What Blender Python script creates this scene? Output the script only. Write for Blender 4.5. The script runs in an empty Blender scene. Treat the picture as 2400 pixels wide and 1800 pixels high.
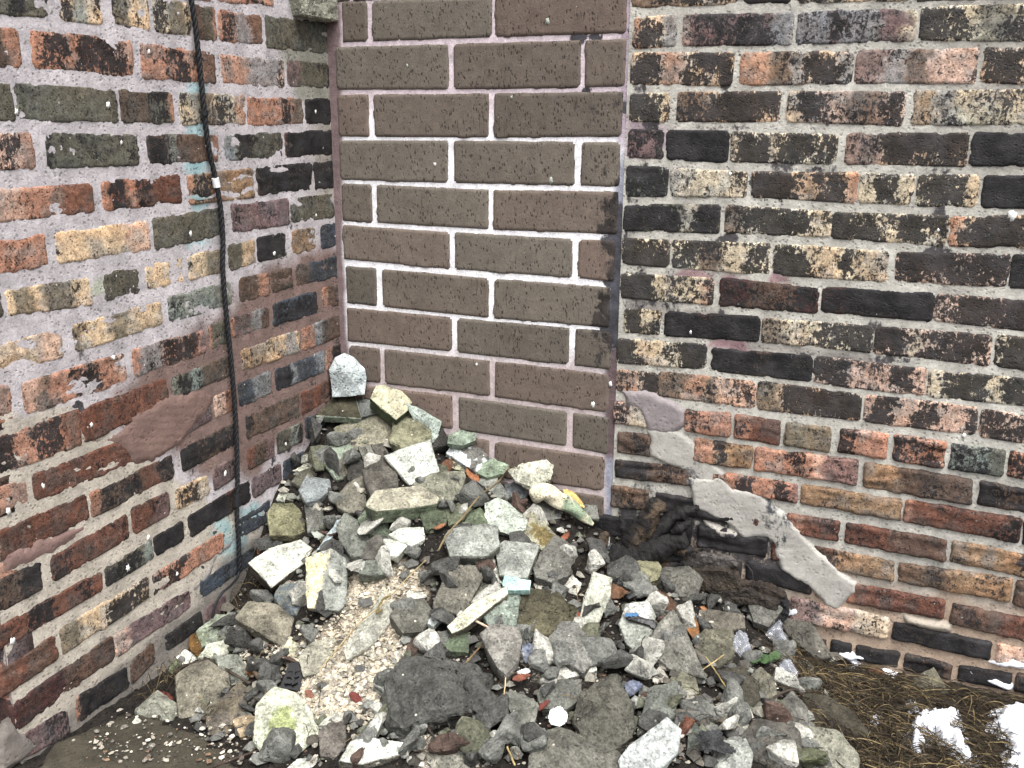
import bpy, bmesh, math, random
import numpy as np
from mathutils import Matrix, Vector
rng = np.random.default_rng(7); random.seed(7)
scene = bpy.context.scene
COL = scene.collection

# ------------------------------------------------------------------ camera, sky, sun, exposure
F = 2200.0; CX, CY = 1200.0, 900.0; CAM = np.array([0., 0., 1.12])
TH = math.atan(590 / F); ROLL = math.radians(0.4)
_c, _s = math.cos(TH), math.sin(TH)
FW = np.array([0, _c, -_s]); _u = np.array([0, _s, _c]); _r = np.array([1., 0, 0])
RT = _r * math.cos(ROLL) + _u * math.sin(ROLL); UP = -_r * math.sin(ROLL) + _u * math.cos(ROLL)
cd = bpy.data.cameras.new('camera'); cam = bpy.data.objects.new('camera', cd); COL.objects.link(cam)
cd.sensor_width = 36; cd.lens = 36 * F / 2400; cd.clip_start = 0.02; cd.clip_end = 500
cam.matrix_world = Matrix(((RT[0], UP[0], -FW[0], CAM[0]), (RT[1], UP[1], -FW[1], CAM[1]), (RT[2], UP[2], -FW[2], CAM[2]), (0, 0, 0, 1)))
scene.camera = cam
w = bpy.data.worlds.new('World'); scene.world = w; w.use_nodes = True
nt = w.node_tree; bg = nt.nodes['Background']
sky = nt.nodes.new('ShaderNodeTexSky'); sky.sky_type = 'NISHITA'; sky.sun_disc = False
SUN_EL, SUN_AZ = math.radians(64), math.radians(160)      # azimuth measured from +Y clockwise
sky.sun_elevation = SUN_EL; sky.sun_rotation = SUN_AZ; sky.air_density = 1.0; sky.dust_density = 6.0; sky.ozone_density = 1.0
hs = nt.nodes.new('ShaderNodeHueSaturation'); hs.inputs['Saturation'].default_value = 0.25   # overcast: a nearly colourless sky
nt.links.new(sky.outputs[0], hs.inputs['Color']); nt.links.new(hs.outputs[0], bg.inputs[0]); bg.inputs[1].default_value = 0.15
sl = bpy.data.lights.new('sun', 'SUN'); sun = bpy.data.objects.new('sun', sl); COL.objects.link(sun)
sl.energy = 0.95; sl.angle = math.radians(36); sl.color = (1, 0.985, 0.96)
sd = Vector((math.sin(SUN_AZ) * math.cos(SUN_EL), math.cos(SUN_AZ) * math.cos(SUN_EL), math.sin(SUN_EL)))
sun.rotation_euler = sd.to_track_quat('Z', 'Y').to_euler()
vs = scene.view_settings; vs.view_transform = 'Standard'; vs.look = 'None'; vs.gamma = 1; vs.use_curve_mapping = False
vs.exposure = 0.98

# ------------------------------------------------------------------ projection helpers (photograph pixels <-> places)
TILES = {'S': (0, 0, 1), 'L1': (0, 0, 2.6756), 'L2': (0, 600, 2.6756), 'L3': (0, 1180, 2.6756), 'C1': (760, 0, 2.765), 'C2': (760, 550, 2.765),
         'R1': (1440, 0, 2.304), 'R2': (1400, 600, 2.212), 'R3': (1400, 1180, 2.212), 'P1': (600, 800, 2.765), 'P2': (300, 1250, 3.0157), 'P3': (900, 1250, 3.0157)}
def px(tile, pts):
    ox, oy, k = TILES[tile]; p = np.atleast_2d(np.array(pts, float)); return p / k + np.array([ox, oy])
def ray(p):
    p = np.atleast_2d(p); return FW + np.outer((p[:, 0] - CX) / F, RT) - np.outer((p[:, 1] - CY) / F, UP)
def proj(P):
    d = P - CAM; wv = d @ FW; return np.stack([CX + F * (d @ RT) / wv, CY - F * (d @ UP) / wv], -1)
def lin(c):
    c = np.array(c, float) / 255; return np.where(c <= .04045, c / 12.92, ((c + .055) / 1.055) ** 2.4)

# ------------------------------------------------------------------ numpy noise
def vnoise(P, seed=0):
    P = np.asarray(P, float); i = np.floor(P).astype(np.int64); f = P - i; f = f * f * f * (f * (f * 6 - 15) + 10)
    def h(x, y, z):
        n = (x * 374761393 + y * 668265263 + z * 2147483647 + seed * 974634777) & 0xFFFFFFFF
        n = ((n ^ (n >> 13)) * 1274126177) & 0xFFFFFFFF; n = ((n ^ (n >> 15)) * 2246822519) & 0xFFFFFFFF
        return ((n ^ (n >> 16)) & 0xFFFFFF) / float(0xFFFFFF)
    x, y, z = i[..., 0], i[..., 1], i[..., 2]; r = 0
    for dx in (0, 1):
        for dy in (0, 1):
            for dz in (0, 1):
                wt = (f[..., 0] if dx else 1 - f[..., 0]) * (f[..., 1] if dy else 1 - f[..., 1]) * (f[..., 2] if dz else 1 - f[..., 2])
                r = r + wt * h(x + dx, y + dy, z + dz)
    return r
def fbm(P, octs=3, seed=0, rough=.5):
    P = np.asarray(P, float); a, t, r = 1., 0., 0.
    for k in range(octs): r = r + a * vnoise(P * 2 ** k + k * 17.3, seed + k); t += a; a *= rough
    return r / t
def sstep(a, b, x): t = np.clip((x - a) / (b - a), 0, 1); return t * t * (3 - 2 * t)
def sdpoly(P, poly):                       # signed distance, positive inside
    P = np.asarray(P, float); poly = np.asarray(poly, float); n = len(poly); d = np.full(P.shape[:-1], 1e9); ins = np.zeros(P.shape[:-1], bool)
    for i in range(n):
        a, b = poly[i], poly[(i + 1) % n]; e = b - a; wv = P - a
        t = np.clip((wv @ e) / max(e @ e, 1e-12), 0, 1); q = wv - t[..., None] * e; d = np.minimum(d, np.hypot(q[..., 0], q[..., 1]))
        c = ((a[1] > P[..., 1]) != (b[1] > P[..., 1])); xx = a[0] + (P[..., 1] - a[1]) * e[0] / (e[1] if e[1] else 1e-12); ins ^= c & (P[..., 0] < xx)
    return np.where(ins, d, -d)

# ------------------------------------------------------------------ object helpers
def tag(o, label=None, cat=None, group=None, kind=None):
    for k, v in (('label', label), ('category', cat), ('group', group), ('kind', kind)):
        if v: o[k] = v
    return o
def link(name, me, parent=None):
    o = bpy.data.objects.new(name, me); COL.objects.link(o)
    if parent: o.parent = parent
    return o
def empty(name, loc=(0, 0, 0)):
    o = bpy.data.objects.new(name, None); COL.objects.link(o); o.location = loc; o.empty_display_size = .05; return o
def mesh(name, V, faces, mat, col=None, dark=None, fcol=None, smooth=False):
    me = bpy.data.meshes.new(name); me.from_pydata(np.asarray(V).tolist(), [], faces); me.materials.append(mat)
    if col is not None:
        a = me.attributes.new('base', 'FLOAT_COLOR', 'POINT'); c4 = np.ones((len(V), 4), np.float32); c4[:, :3] = col; a.data.foreach_set('color', c4.ravel())
    if fcol is not None:
        a = me.attributes.new('base', 'FLOAT_COLOR', 'FACE'); c4 = np.ones((len(me.polygons), 4), np.float32); c4[:, :3] = fcol; a.data.foreach_set('color', c4.ravel())
    if dark is not None:
        a = me.attributes.new('dark', 'FLOAT', 'POINT'); a.data.foreach_set('value', np.asarray(dark, np.float32).ravel())
    if smooth: me.polygons.foreach_set('use_smooth', np.ones(len(me.polygons), bool))
    me.update(); return me
def gridfaces(nu, nv, off=0):
    i, j = np.meshgrid(np.arange(nu - 1), np.arange(nv - 1), indexing='ij'); a = off + i * nv + j
    return np.stack([a, a + nv, a + nv + 1, a + 1], -1).reshape(-1, 4)
# under an object at a non-zero place the mesh is kept in local coordinates
def place(name, V, faces, mat, origin, parent=None, **kw):
    o = link(name, mesh(name, np.asarray(V) - np.asarray(origin), faces, mat, **kw), parent); o.location = origin; return o

# ------------------------------------------------------------------ materials
def material(name, grain=(70, .35), fine=(420, .25), pit=(0, 0), speck=(0, 0), bump=.35, bdist=.004, rough=.88, dark_col=(30, 29, 30), flake=45, flake_amp=1.15, streak=0, wash=0, pitz=1., plain=None, moss=False):
    m = bpy.data.materials.new(name); m.use_nodes = True; n = m.node_tree; N = n.nodes; L = n.links; b = N['Principled BSDF']
    def nd(t, **k):
        x = N.new(t)
        for a, v in k.items(): setattr(x, a, v)
        return x
    def math_(op, a, c=None, clamp=False):
        x = nd('ShaderNodeMath', operation=op, use_clamp=clamp)
        for q, v in enumerate((a, c)):
            if v is None: continue
            if isinstance(v, (int, float)): x.inputs[q].default_value = v
            else: L.new(v, x.inputs[q])
        return x.outputs[0]
    def mixc(f, a, c, mode='MIX'):
        x = nd('ShaderNodeMix', data_type='RGBA', blend_type=mode)
        for q, v in ((0, f), (6, a), (7, c)):
            if isinstance(v, (int, float)): x.inputs[q].default_value = v
            elif isinstance(v, tuple): x.inputs[q].default_value = (*v, 1)
            else: L.new(v, x.inputs[q])
        return x.outputs[2]
    def rng_(v, a, c, lo=0., hi=1.):
        x = nd('ShaderNodeMapRange'); L.new(v, x.inputs[0])
        for q, vv in ((1, a), (2, c), (3, lo), (4, hi)): x.inputs[q].default_value = vv
        return x.outputs[0]
    pos = nd('ShaderNodeNewGeometry').outputs['Position']
    def noise(sc, det=5, ro=.6, vec=pos, dist=0):
        x = nd('ShaderNodeTexNoise'); x.inputs['Scale'].default_value = sc; x.inputs['Detail'].default_value = det; x.inputs['Roughness'].default_value = ro; x.inputs['Distortion'].default_value = dist
        L.new(vec, x.inputs['Vector']); return x.outputs[0]
    if plain is not None:
        rgb = nd('ShaderNodeRGB'); rgb.outputs[0].default_value = (*lin(plain), 1); base = rgb.outputs[0]
    else:
        a = nd('ShaderNodeAttribute', attribute_name='base'); base = a.outputs['Color']
    g = noise(grain[0], 6, .65); f = noise(fine[0], 3, .6)
    v = math_('MULTIPLY', rng_(g, .34, .66, 1 - grain[1], 1 + grain[1]), rng_(f, .32, .68, 1 - fine[1], 1 + fine[1]))
    vc = nd('ShaderNodeCombineColor')
    for q in range(3): L.new(v, vc.inputs[q])
    col = mixc(1.0, base, vc.outputs[0], 'MULTIPLY')
    height = math_('ADD', math_('MULTIPLY', g, .6), math_('MULTIPLY', f, .4))
    if moss:
        ma = nd('ShaderNodeAttribute', attribute_name='moss'); mn = noise(38, 6, .7)
        mm = rng_(math_('ADD', ma.outputs['Fac'], math_('MULTIPLY', math_('SUBTRACT', mn, .5), 1.5)), .45, .75)
        col = mixc(math_('MULTIPLY', mm, .75), col, tuple(lin((88, 95, 64))))
    if wash:        # soot and lime washed over the faces in fine blotches
        wn1 = noise(95, 6, .72); wn2 = noise(130, 5, .7, dist=.6)
        col = mixc(math_('MULTIPLY', rng_(wn1, .50, .62), wash), col, tuple(lin((52, 48, 44))))
        col = mixc(math_('MULTIPLY', rng_(wn2, .56, .68), wash * .7), col, tuple(lin((176, 168, 152))))
        height = math_('SUBTRACT', height, math_('MULTIPLY', rng_(wn1, .52, .60), .3))
    if streak:      # thin vertical drag marks of extruded brick
        mp = nd('ShaderNodeMapping'); mp.inputs['Scale'].default_value = (1, 1, .10); L.new(pos, mp.inputs[0])
        s1 = noise(300, 2, .5, mp.outputs[0]); sm = rng_(s1, .62, .70)
        gate = rng_(noise(16, 2, .5), .45, .6); sm = math_('MULTIPLY', sm, gate)
        col = mixc(math_('MULTIPLY', sm, streak), col, tuple(lin((48, 41, 36)))); height = math_('SUBTRACT', height, math_('MULTIPLY', sm, .6))
    if pit[0]:
        vo = nd('ShaderNodeTexVoronoi'); vo.inputs['Scale'].default_value = pit[0]; pm_ = nd('ShaderNodeMapping'); pm_.inputs['Scale'].default_value = (1, 1, pitz); L.new(pos, pm_.inputs[0]); L.new(pm_.outputs[0], vo.inputs['Vector'])
        wn = noise(pit[0] * .35, 2, .5)
        pm = math_('MULTIPLY', rng_(vo.outputs['Distance'], .22, .38, 1, 0), rng_(wn, .46, .56))
        col = mixc(math_('MULTIPLY', pm, pit[1]), col, tuple(lin((34, 30, 28)))); height = math_('SUBTRACT', height, math_('MULTIPLY', pm, .8))
    if speck[0]:
        vo = nd('ShaderNodeTexVoronoi'); vo.inputs['Scale'].default_value = speck[0]; L.new(pos, vo.inputs['Vector'])
        sc_ = nd('ShaderNodeSeparateColor'); L.new(vo.outputs['Color'], sc_.inputs[0])
        pm = math_('MULTIPLY', rng_(vo.outputs['Distance'], .2, .32, 1, 0), rng_(sc_.outputs[0], 1 - speck[1], 1 - speck[1] + .01))
        col = mixc(pm, col, tuple(lin((214, 208, 192))))
    if flake:
        da = nd('ShaderNodeAttribute', attribute_name='dark')
        fn = noise(flake, 9, .72, dist=.4); 
        mp2 = nd('ShaderNodeMapping'); mp2.inputs['Scale'].default_value = (1, 1, .35); L.new(pos, mp2.inputs[0])
        f2 = noise(flake * 2.2, 5, .7, mp2.outputs[0])
        fm = math_('ADD', math_('MULTIPLY', fn, .65), math_('MULTIPLY', f2, .35))
        mk = rng_(math_('ADD', da.outputs['Fac'], math_('MULTIPLY', math_('SUBTRACT', fm, .5), flake_amp * 2.2)), .42, .60)
        dn = noise(24, 4, .6); dcol = mixc(rng_(dn, .4, .68), tuple(lin(dark_col)), tuple(lin(tuple(min(255, x * 1.9 + 6) for x in dark_col))))
        col = mixc(math_('MULTIPLY', mk, .96), col, dcol)
        height = math_('ADD', height, math_('MULTIPLY', mk, .25))
        L.new(rng_(mk, 0, 1, rough, rough - .22), b.inputs['Roughness'])
    else: b.inputs['Roughness'].default_value = rough
    L.new(col, b.inputs['Base Color'])
    b.inputs['Specular IOR Level'].default_value = .3
    bp = nd('ShaderNodeBump'); bp.inputs['Strength'].default_value = bump; bp.inputs['Distance'].default_value = bdist
    L.new(height, bp.inputs['Height']); L.new(bp.outputs[0], b.inputs['Normal'])
    return m
M_BRICK = material('old_brick', grain=(70, .38), fine=(300, .30), pit=(165, .6), speck=(140, .010), bump=.5, flake=115, wash=.28, flake_amp=1.6, dark_col=(27, 26, 27))
M_MORTAR = material('mortar', grain=(22, .20), fine=(240, .16), pit=(120, .35), bump=.45, wash=.10, dark_col=(44, 42, 44), flake=30)
M_BROWN = material('brown_extruded_brick', grain=(40, .13), fine=(330, .20), pit=(170, .65), pitz=.42, speck=(230, .006), bump=.5, streak=.6, flake=28, dark_col=(34, 31, 30))
M_WHITE = material('painted_mortar', grain=(60, .16), fine=(260, .18), bump=.8, dark_col=(40, 40, 44))
M_PATCH = material('cement_patch', grain=(20, .16), fine=(220, .10), pit=(90, .12), bump=.35, wash=.04, dark_col=(46, 47, 50), flake=26)
M_ROCK = material('concrete_rubble', grain=(30, .42), fine=(240, .22), pit=(120, .30), speck=(130, .02), bump=.7, bdist=.006, flake=0, moss=True, wash=.10)
M_SOIL = material('soil', grain=(44, .6), fine=(260, .55), pit=(110, .6), bump=1.0, bdist=.01, flake=0)
M_GRAVEL = material('gravel', grain=(60, .3), fine=(300, .3), bump=.6, flake=0)
M_PAVE = material('pavement_concrete', grain=(16, .25), fine=(240, .25), pit=(160, .5), speck=(90, .03), bump=.5, flake=0)
M_CABLE = material('black_cable', plain=(34, 35, 38), grain=(200, .3), fine=(700, .3), bump=.4, rough=.6, flake=0)
M_PLASTIC = material('black_plastic', plain=(16, 16, 18), grain=(60, .2), fine=(300, .1), bump=.1, rough=.32, flake=0)
M_CHAR = material('charred_wood', grain=(45, .6), fine=(300, .5), bump=1.0, bdist=.008, rough=.7, flake=0)
M_SNOW = material('snow', plain=(236, 239, 246), grain=(60, .10), fine=(300, .12), bump=.5, rough=.7, flake=0)
M_LEAF = material('dead_leaf', grain=(90, .4), fine=(400, .25), bump=.5, rough=.7, flake=0)
M_GRASS = material('dry_grass', grain=(30, .4), fine=(300, .2), bump=.1, rough=.8, flake=0)
M_SHELL = material('blue_shell', grain=(60, .8), fine=(200, .3), bump=.3, rough=.35, flake=0)
def clear_plastic():
    m = bpy.data.materials.new('clear_plastic'); m.use_nodes = True; n = m.node_tree; b = n.nodes['Principled BSDF']
    b.inputs['Base Color'].default_value = (.8, .83, .9, 1); b.inputs['Roughness'].default_value = .12; b.inputs['Transmission Weight'].default_value = .82; b.inputs['IOR'].default_value = 1.3
    return m
M_CLEAR = clear_plastic()

# ------------------------------------------------------------------ the walls' planes
def _hz(p): d = ray(p)[0]; d = np.array([d[0], d[1], 0]); return d / np.linalg.norm(d)
D_B = -_hz((-3900, 300)); D_A = -_hz((2330, 305))
_cr = ray((787, 600))[0]; CORNER = _cr[:2] / np.hypot(*_cr[:2]) * 2.42; CORNER = np.array([CORNER[0], CORNER[1], 0.])
class Wall:
    def __init__(s, o, d, n): s.o, s.d, s.n = np.array(o), np.array(d), np.array(n)
    def at(s, u, v, dep):
        u, v, dep = np.broadcast_arrays(u, v, dep); return s.o + u[..., None] * s.d + v[..., None] * np.array([0, 0, 1.]) + dep[..., None] * s.n
    def uv(s, p, dep=0.):           # pixel -> wall coordinates
        R = ray(p); t = ((s.o + s.n * dep - CAM) @ s.n) / (R @ s.n); P = CAM + R * t[:, None]; return np.stack([(P - s.o) @ s.d, P[:, 2]], -1)
_n = np.array([-D_B[1], D_B[0], 0]); N_B = _n if _n @ (CAM - CORNER) > 0 else -_n
_n = np.array([-D_A[1], D_A[0], 0]); N_A = _n if _n @ (CAM - CORNER) > 0 else -_n
WA, WB = Wall(CORNER, D_A, N_A), Wall(CORNER, D_B, N_B)
U_END = float(WA.uv((36, 1690))[0, 0])        # outer corner of the left wall
WE = Wall(CORNER + D_A * U_END, -N_A, D_A)    # its end face

COLS = {'k': (48, 45, 44), 'g': (94, 91, 80), 'G': (126, 132, 124), 'b': (94, 77, 67), 'r': (106, 72, 60), 'o': (172, 127, 106), 'p': (200, 165, 146), 'y': (206, 178, 145),
        's': (138, 140, 142), 'w': (200, 184, 158), 'v': (116, 96, 96), 'm': (72, 48, 46), 'u': (64, 70, 78), 't': (146, 118, 92), 'd': (106, 93, 81), 'q': (216, 186, 156), 'c': (226, 212, 184), 'P': (206, 178, 160)}
def brick_mesh(W, q, base, bands, seed, mat, proud=.0012, jag=.0035, cell=.004, amp=.0010, spall=0., round_=.0045, tone=None, grow=.0045, darkbias=0., drop=.005):
    """q: four (u,v) corners TL,TR,BR,BL. Returns V, faces, colour, dark (world coordinates)."""
    q = np.array(q, float); c = q.mean(0); Lm = (np.linalg.norm(q[1] - q[0]) + np.linalg.norm(q[2] - q[3])) / 2; Hm = (np.linalg.norm(q[3] - q[0]) + np.linalg.norm(q[2] - q[1])) / 2
    sx = 1 + 2 * grow / Lm; sy = 1 + 2 * grow / Hm
    du_, dv_ = (q[1] - q[0] + q[2] - q[3]) / 2, (q[0] - q[3] + q[1] - q[2]) / 2
    sg = np.array([(-1, 1), (1, 1), (1, -1), (-1, -1)]); q = q + sg[:, :1] * du_ / np.linalg.norm(du_) * grow + sg[:, 1:] * dv_ / np.linalg.norm(dv_) * grow
    Lm += 2 * grow; Hm += 2 * grow
    nu, nv = max(6, int(Lm / cell)) + 1, max(6, int(Hm / cell)) + 1
    s, t = np.meshgrid(np.linspace(0, 1, nu), np.linspace(0, 1, nv), indexing='ij')
    P = (q[3] * ((1 - s) * (1 - t))[..., None] + q[2] * (s * (1 - t))[..., None] + q[1] * (s * t)[..., None] + q[0] * ((1 - s) * t)[..., None])
    du, dv = np.minimum(s, 1 - s) * Lm, np.minimum(t, 1 - t) * Hm
    R = .012; e = np.where((du < R) & (dv < R), R - np.hypot(np.maximum(R - du, 0), np.maximum(R - dv, 0)), np.minimum(du, dv))
    P3 = np.concatenate([P, np.full(P.shape[:-1] + (1,), seed * 3.7)], -1)
    n1 = fbm(P3 * 55, 3, seed) - .5; n2 = fbm(P3 * 170, 2, seed + 5) - .5
    n0 = fbm(P3 * 24, 2, seed + 60) - .5; e = e + (n0 * 1.3 + n1 * 1.1 + n2 * .45) * jag
    prof = sstep(0, round_, e - .0005)
    lo = fbm(P3 * 14, 2, seed + 9) - .5
    dep = -drop + (drop + proud + lo * amp * 2) * prof + (n1 * amp + n2 * amp * .7)
    if spall: # broken, layered face
        st = fbm(np.stack([P[..., 0] * 9 + seed, P[..., 1] * 60 + 1.5 * fbm(P3 * 20, 2, seed + 4), P3[..., 2]], -1), 4, seed + 21) - .5
        dep = dep + st * spall * prof
    V = W.at(P[..., 0], P[..., 1], dep).reshape(-1, 3)
    # colour by fired bands
    col = np.broadcast_to(lin(COLS[base]), P.shape[:-1] + (3,)).copy(); dark = np.full(P.shape[:-1], .10)
    edge = sstep(.001, .014, e)
    if bands:
        segs = [(bands[i], int(bands[i + 1])) for i in range(0, len(bands), 2)]; tot = sum(x[1] for x in segs); a = 0
        sw = s + (fbm(P3 * np.array([8, 40, 1]), 3, seed + 2) - .5) * .12 + (fbm(P3 * 130, 3, seed + 51) - .5) * .14
        for ch, wd in segs:
            b0, b1 = a / tot, (a + wd) / tot; a += wd; sof = .045
            mk = (sstep(b0 - sof, b0 + sof, sw) if b0 > 0 else np.ones_like(sw)) * ((1 - sstep(b1 - sof, b1 + sof, sw)) if b1 < .999 else 1.)
            if ch == 'k': dark = dark * (1 - mk) + mk * (.44 + .26 * edge)
            else:
                tone_ = .88 + .24 * random.random()
                mk2 = (mk * .78)[..., None]; col = col * (1 - mk2) + lin(COLS[ch]) * tone_ * mk2
                dark = dark * (1 - mk) + mk * ((.22 if ch in 'oprywts' else .28) + .5 * darkbias)
    if base == 'k': dark = np.maximum(dark, .46 * edge + .25)
    ln = fbm(P3 * 26, 3, seed + 3)
    dark = dark + (ln - .5) * .9 + darkbias
    # brick edges show the clay body, and the rim of the fired skin
    col = col * (0.80 + .42 * fbm(P3 * 30, 3, seed + 14))[..., None]
    grey = sstep(.46, .68, fbm(P3 * 38, 3, seed + 41))[..., None] * .5; lum = (col @ np.array([.3, .6, .1]))[..., None]
    col = col * (1 - grey) + grey * (lum * .8) * np.array([1.0, .98, .92])
    warm = (fbm(P3 * 20, 2, seed + 31) - .5)[..., None] * np.array([.22, .0, -.18]); col = np.clip(col * (1 + warm), 0, 1)
    if tone is not None: col = col * tone
    faces = gridfaces(nu, nv).tolist()
    ring = [i * nv for i in range(nu)] + [(nu - 1) * nv + j for j in range(1, nv)] + [i * nv + nv - 1 for i in range(nu - 2, -1, -1)] + [j for j in range(nv - 2, 0, -1)]
    k = len(V); Pr = P.reshape(-1, 2)[ring]; bk = W.at(Pr[:, 0], Pr[:, 1], np.full(len(ring), -.055)); V = np.vstack([V, bk]); m_ = len(ring)
    for i in range(m_): faces.append([ring[i], k + i, k + (i + 1) % m_, ring[(i + 1) % m_]])
    faces.append(list(range(k + m_ - 1, k - 1, -1)))
    col = np.vstack([col.reshape(-1, 3), np.broadcast_to(lin(COLS[base]) * .6, (m_, 3))]); dark = np.concatenate([dark.ravel(), np.full(m_, .3)])
    return V, faces, col, dark, W.at(np.array(c[0]), np.array(c[1]), np.array(0.))
BAR = [0]
def add_brick(W, q, spec, parent, mat=None, name='brick', hook=None, **kw):
    base, _, bands = spec.partition('|'); BAR[0] += 1; bands = '' if len(bands) < 2 else bands
    V, fc, col, dark, org = brick_mesh(W, q, base, bands, BAR[0], mat, **kw)
    if hook: dark = hook(V, dark)
    o = place(name, V, fc, mat or M_BRICK, org, parent, col=col, dark=dark, smooth=True); return o
def sheet(W, u0, u1, v0, v1, cell, depth, colfn, mat, name, parent, amp=.0022, darkfn=None, lumps=30):
    nu, nv = int((u1 - u0) / cell) + 2, int((v1 - v0) / cell) + 2
    u, v = np.meshgrid(np.linspace(u0, u1, nu), np.linspace(v0, v1, nv), indexing='ij'); P3 = np.stack([u, v, u * 0], -1)
    dep = depth + (fbm(P3 * lumps, 4, 77) - .5) * amp * 2 + (fbm(P3 * 160, 2, 78) - .5) * amp * .7
    V = W.at(u, v, dep).reshape(-1, 3); pp = proj(V); col = colfn(pp, V)
    dark = darkfn(pp, V) if darkfn else np.full(len(V), .02)
    org = W.at(np.array((u0 + u1) / 2), np.array((v0 + v1) / 2), np.array(0.))
    return place(name, V, gridfaces(nu, nv).tolist(), mat, org, parent, col=col, dark=dark, smooth=True)
def boxmesh(W, u0, u1, v0, v1, d0, d1):
    c = [W.at(np.array(u), np.array(v), np.array(d)) for u in (u0, u1) for v in (v0, v1) for d in (d0, d1)]
    return np.array(c), [[0, 1, 3, 2], [4, 6, 7, 5], [0, 4, 5, 1], [2, 3, 7, 6], [0, 2, 6, 4], [1, 5, 7, 3]]
def curve(pts, x): p = np.array(pts, float); p = p[np.argsort(p[:, 0])]; return np.interp(x, p[:, 0], p[:, 1])
def curve_ex(pts, x):     # with linear extrapolation
    p = np.array(pts, float); p = p[np.argsort(p[:, 0])]; x = float(x)
    if x < p[0, 0]: return p[0, 1] + (x - p[0, 0]) * (p[1, 1] - p[0, 1]) / (p[1, 0] - p[0, 0])
    if x > p[-1, 0]: return p[-1, 1] + (x - p[-1, 0]) * (p[-1, 1] - p[-2, 1]) / (p[-1, 0] - p[-2, 0])
    return float(np.interp(x, p[:, 0], p[:, 1]))

# ------------------------------------------------------------------ left wall
def course(W, parent, tile, top, bot, bricks, ext=None, mat=None, name='brick', **kw):
    out = []
    for x0, x1, spec in bricks:
        q = []
        y = [curve_ex(top, x0), curve_ex(top, x1), curve_ex(bot, x1), curve_ex(bot, x0)]
        uL = W.uv(px(tile, (x0, (y[0] + y[3]) / 2)))[0, 0]; uR = W.uv(px(tile, (x1, (y[1] + y[2]) / 2)))[0, 0]
        vv = [W.uv(px(tile, (x, yy)))[0, 1] for x, yy in zip((x0, x1, x1, x0), y)]
        j = [random.uniform(-.002, .002) for _ in range(4)]
        q = [(uL, vv[0] + j[0]), (uR, vv[1] + j[1]), (uR, vv[2] + j[2]), (uL, vv[3] + j[3])]
        add_brick(W, q, spec, parent, mat, name, **kw); out.append(q)
    return out
def filler_row(W, parent, u0, u1, v0, v1, specs, length=.205, joint=.013, sgn=1, **kw):
    u = u0
    while (u1 - u) * sgn > .03:
        ue = u + sgn * length
        if (u1 - ue) * sgn < .05: ue = u1
        a, b = (u, ue) if W is not WA else (ue, u)
        add_brick(W, [(a, v1), (b, v1), (b, v0), (a, v0)], random.choice(specs), parent, cell=.008, **kw); u = ue + sgn * joint
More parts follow.
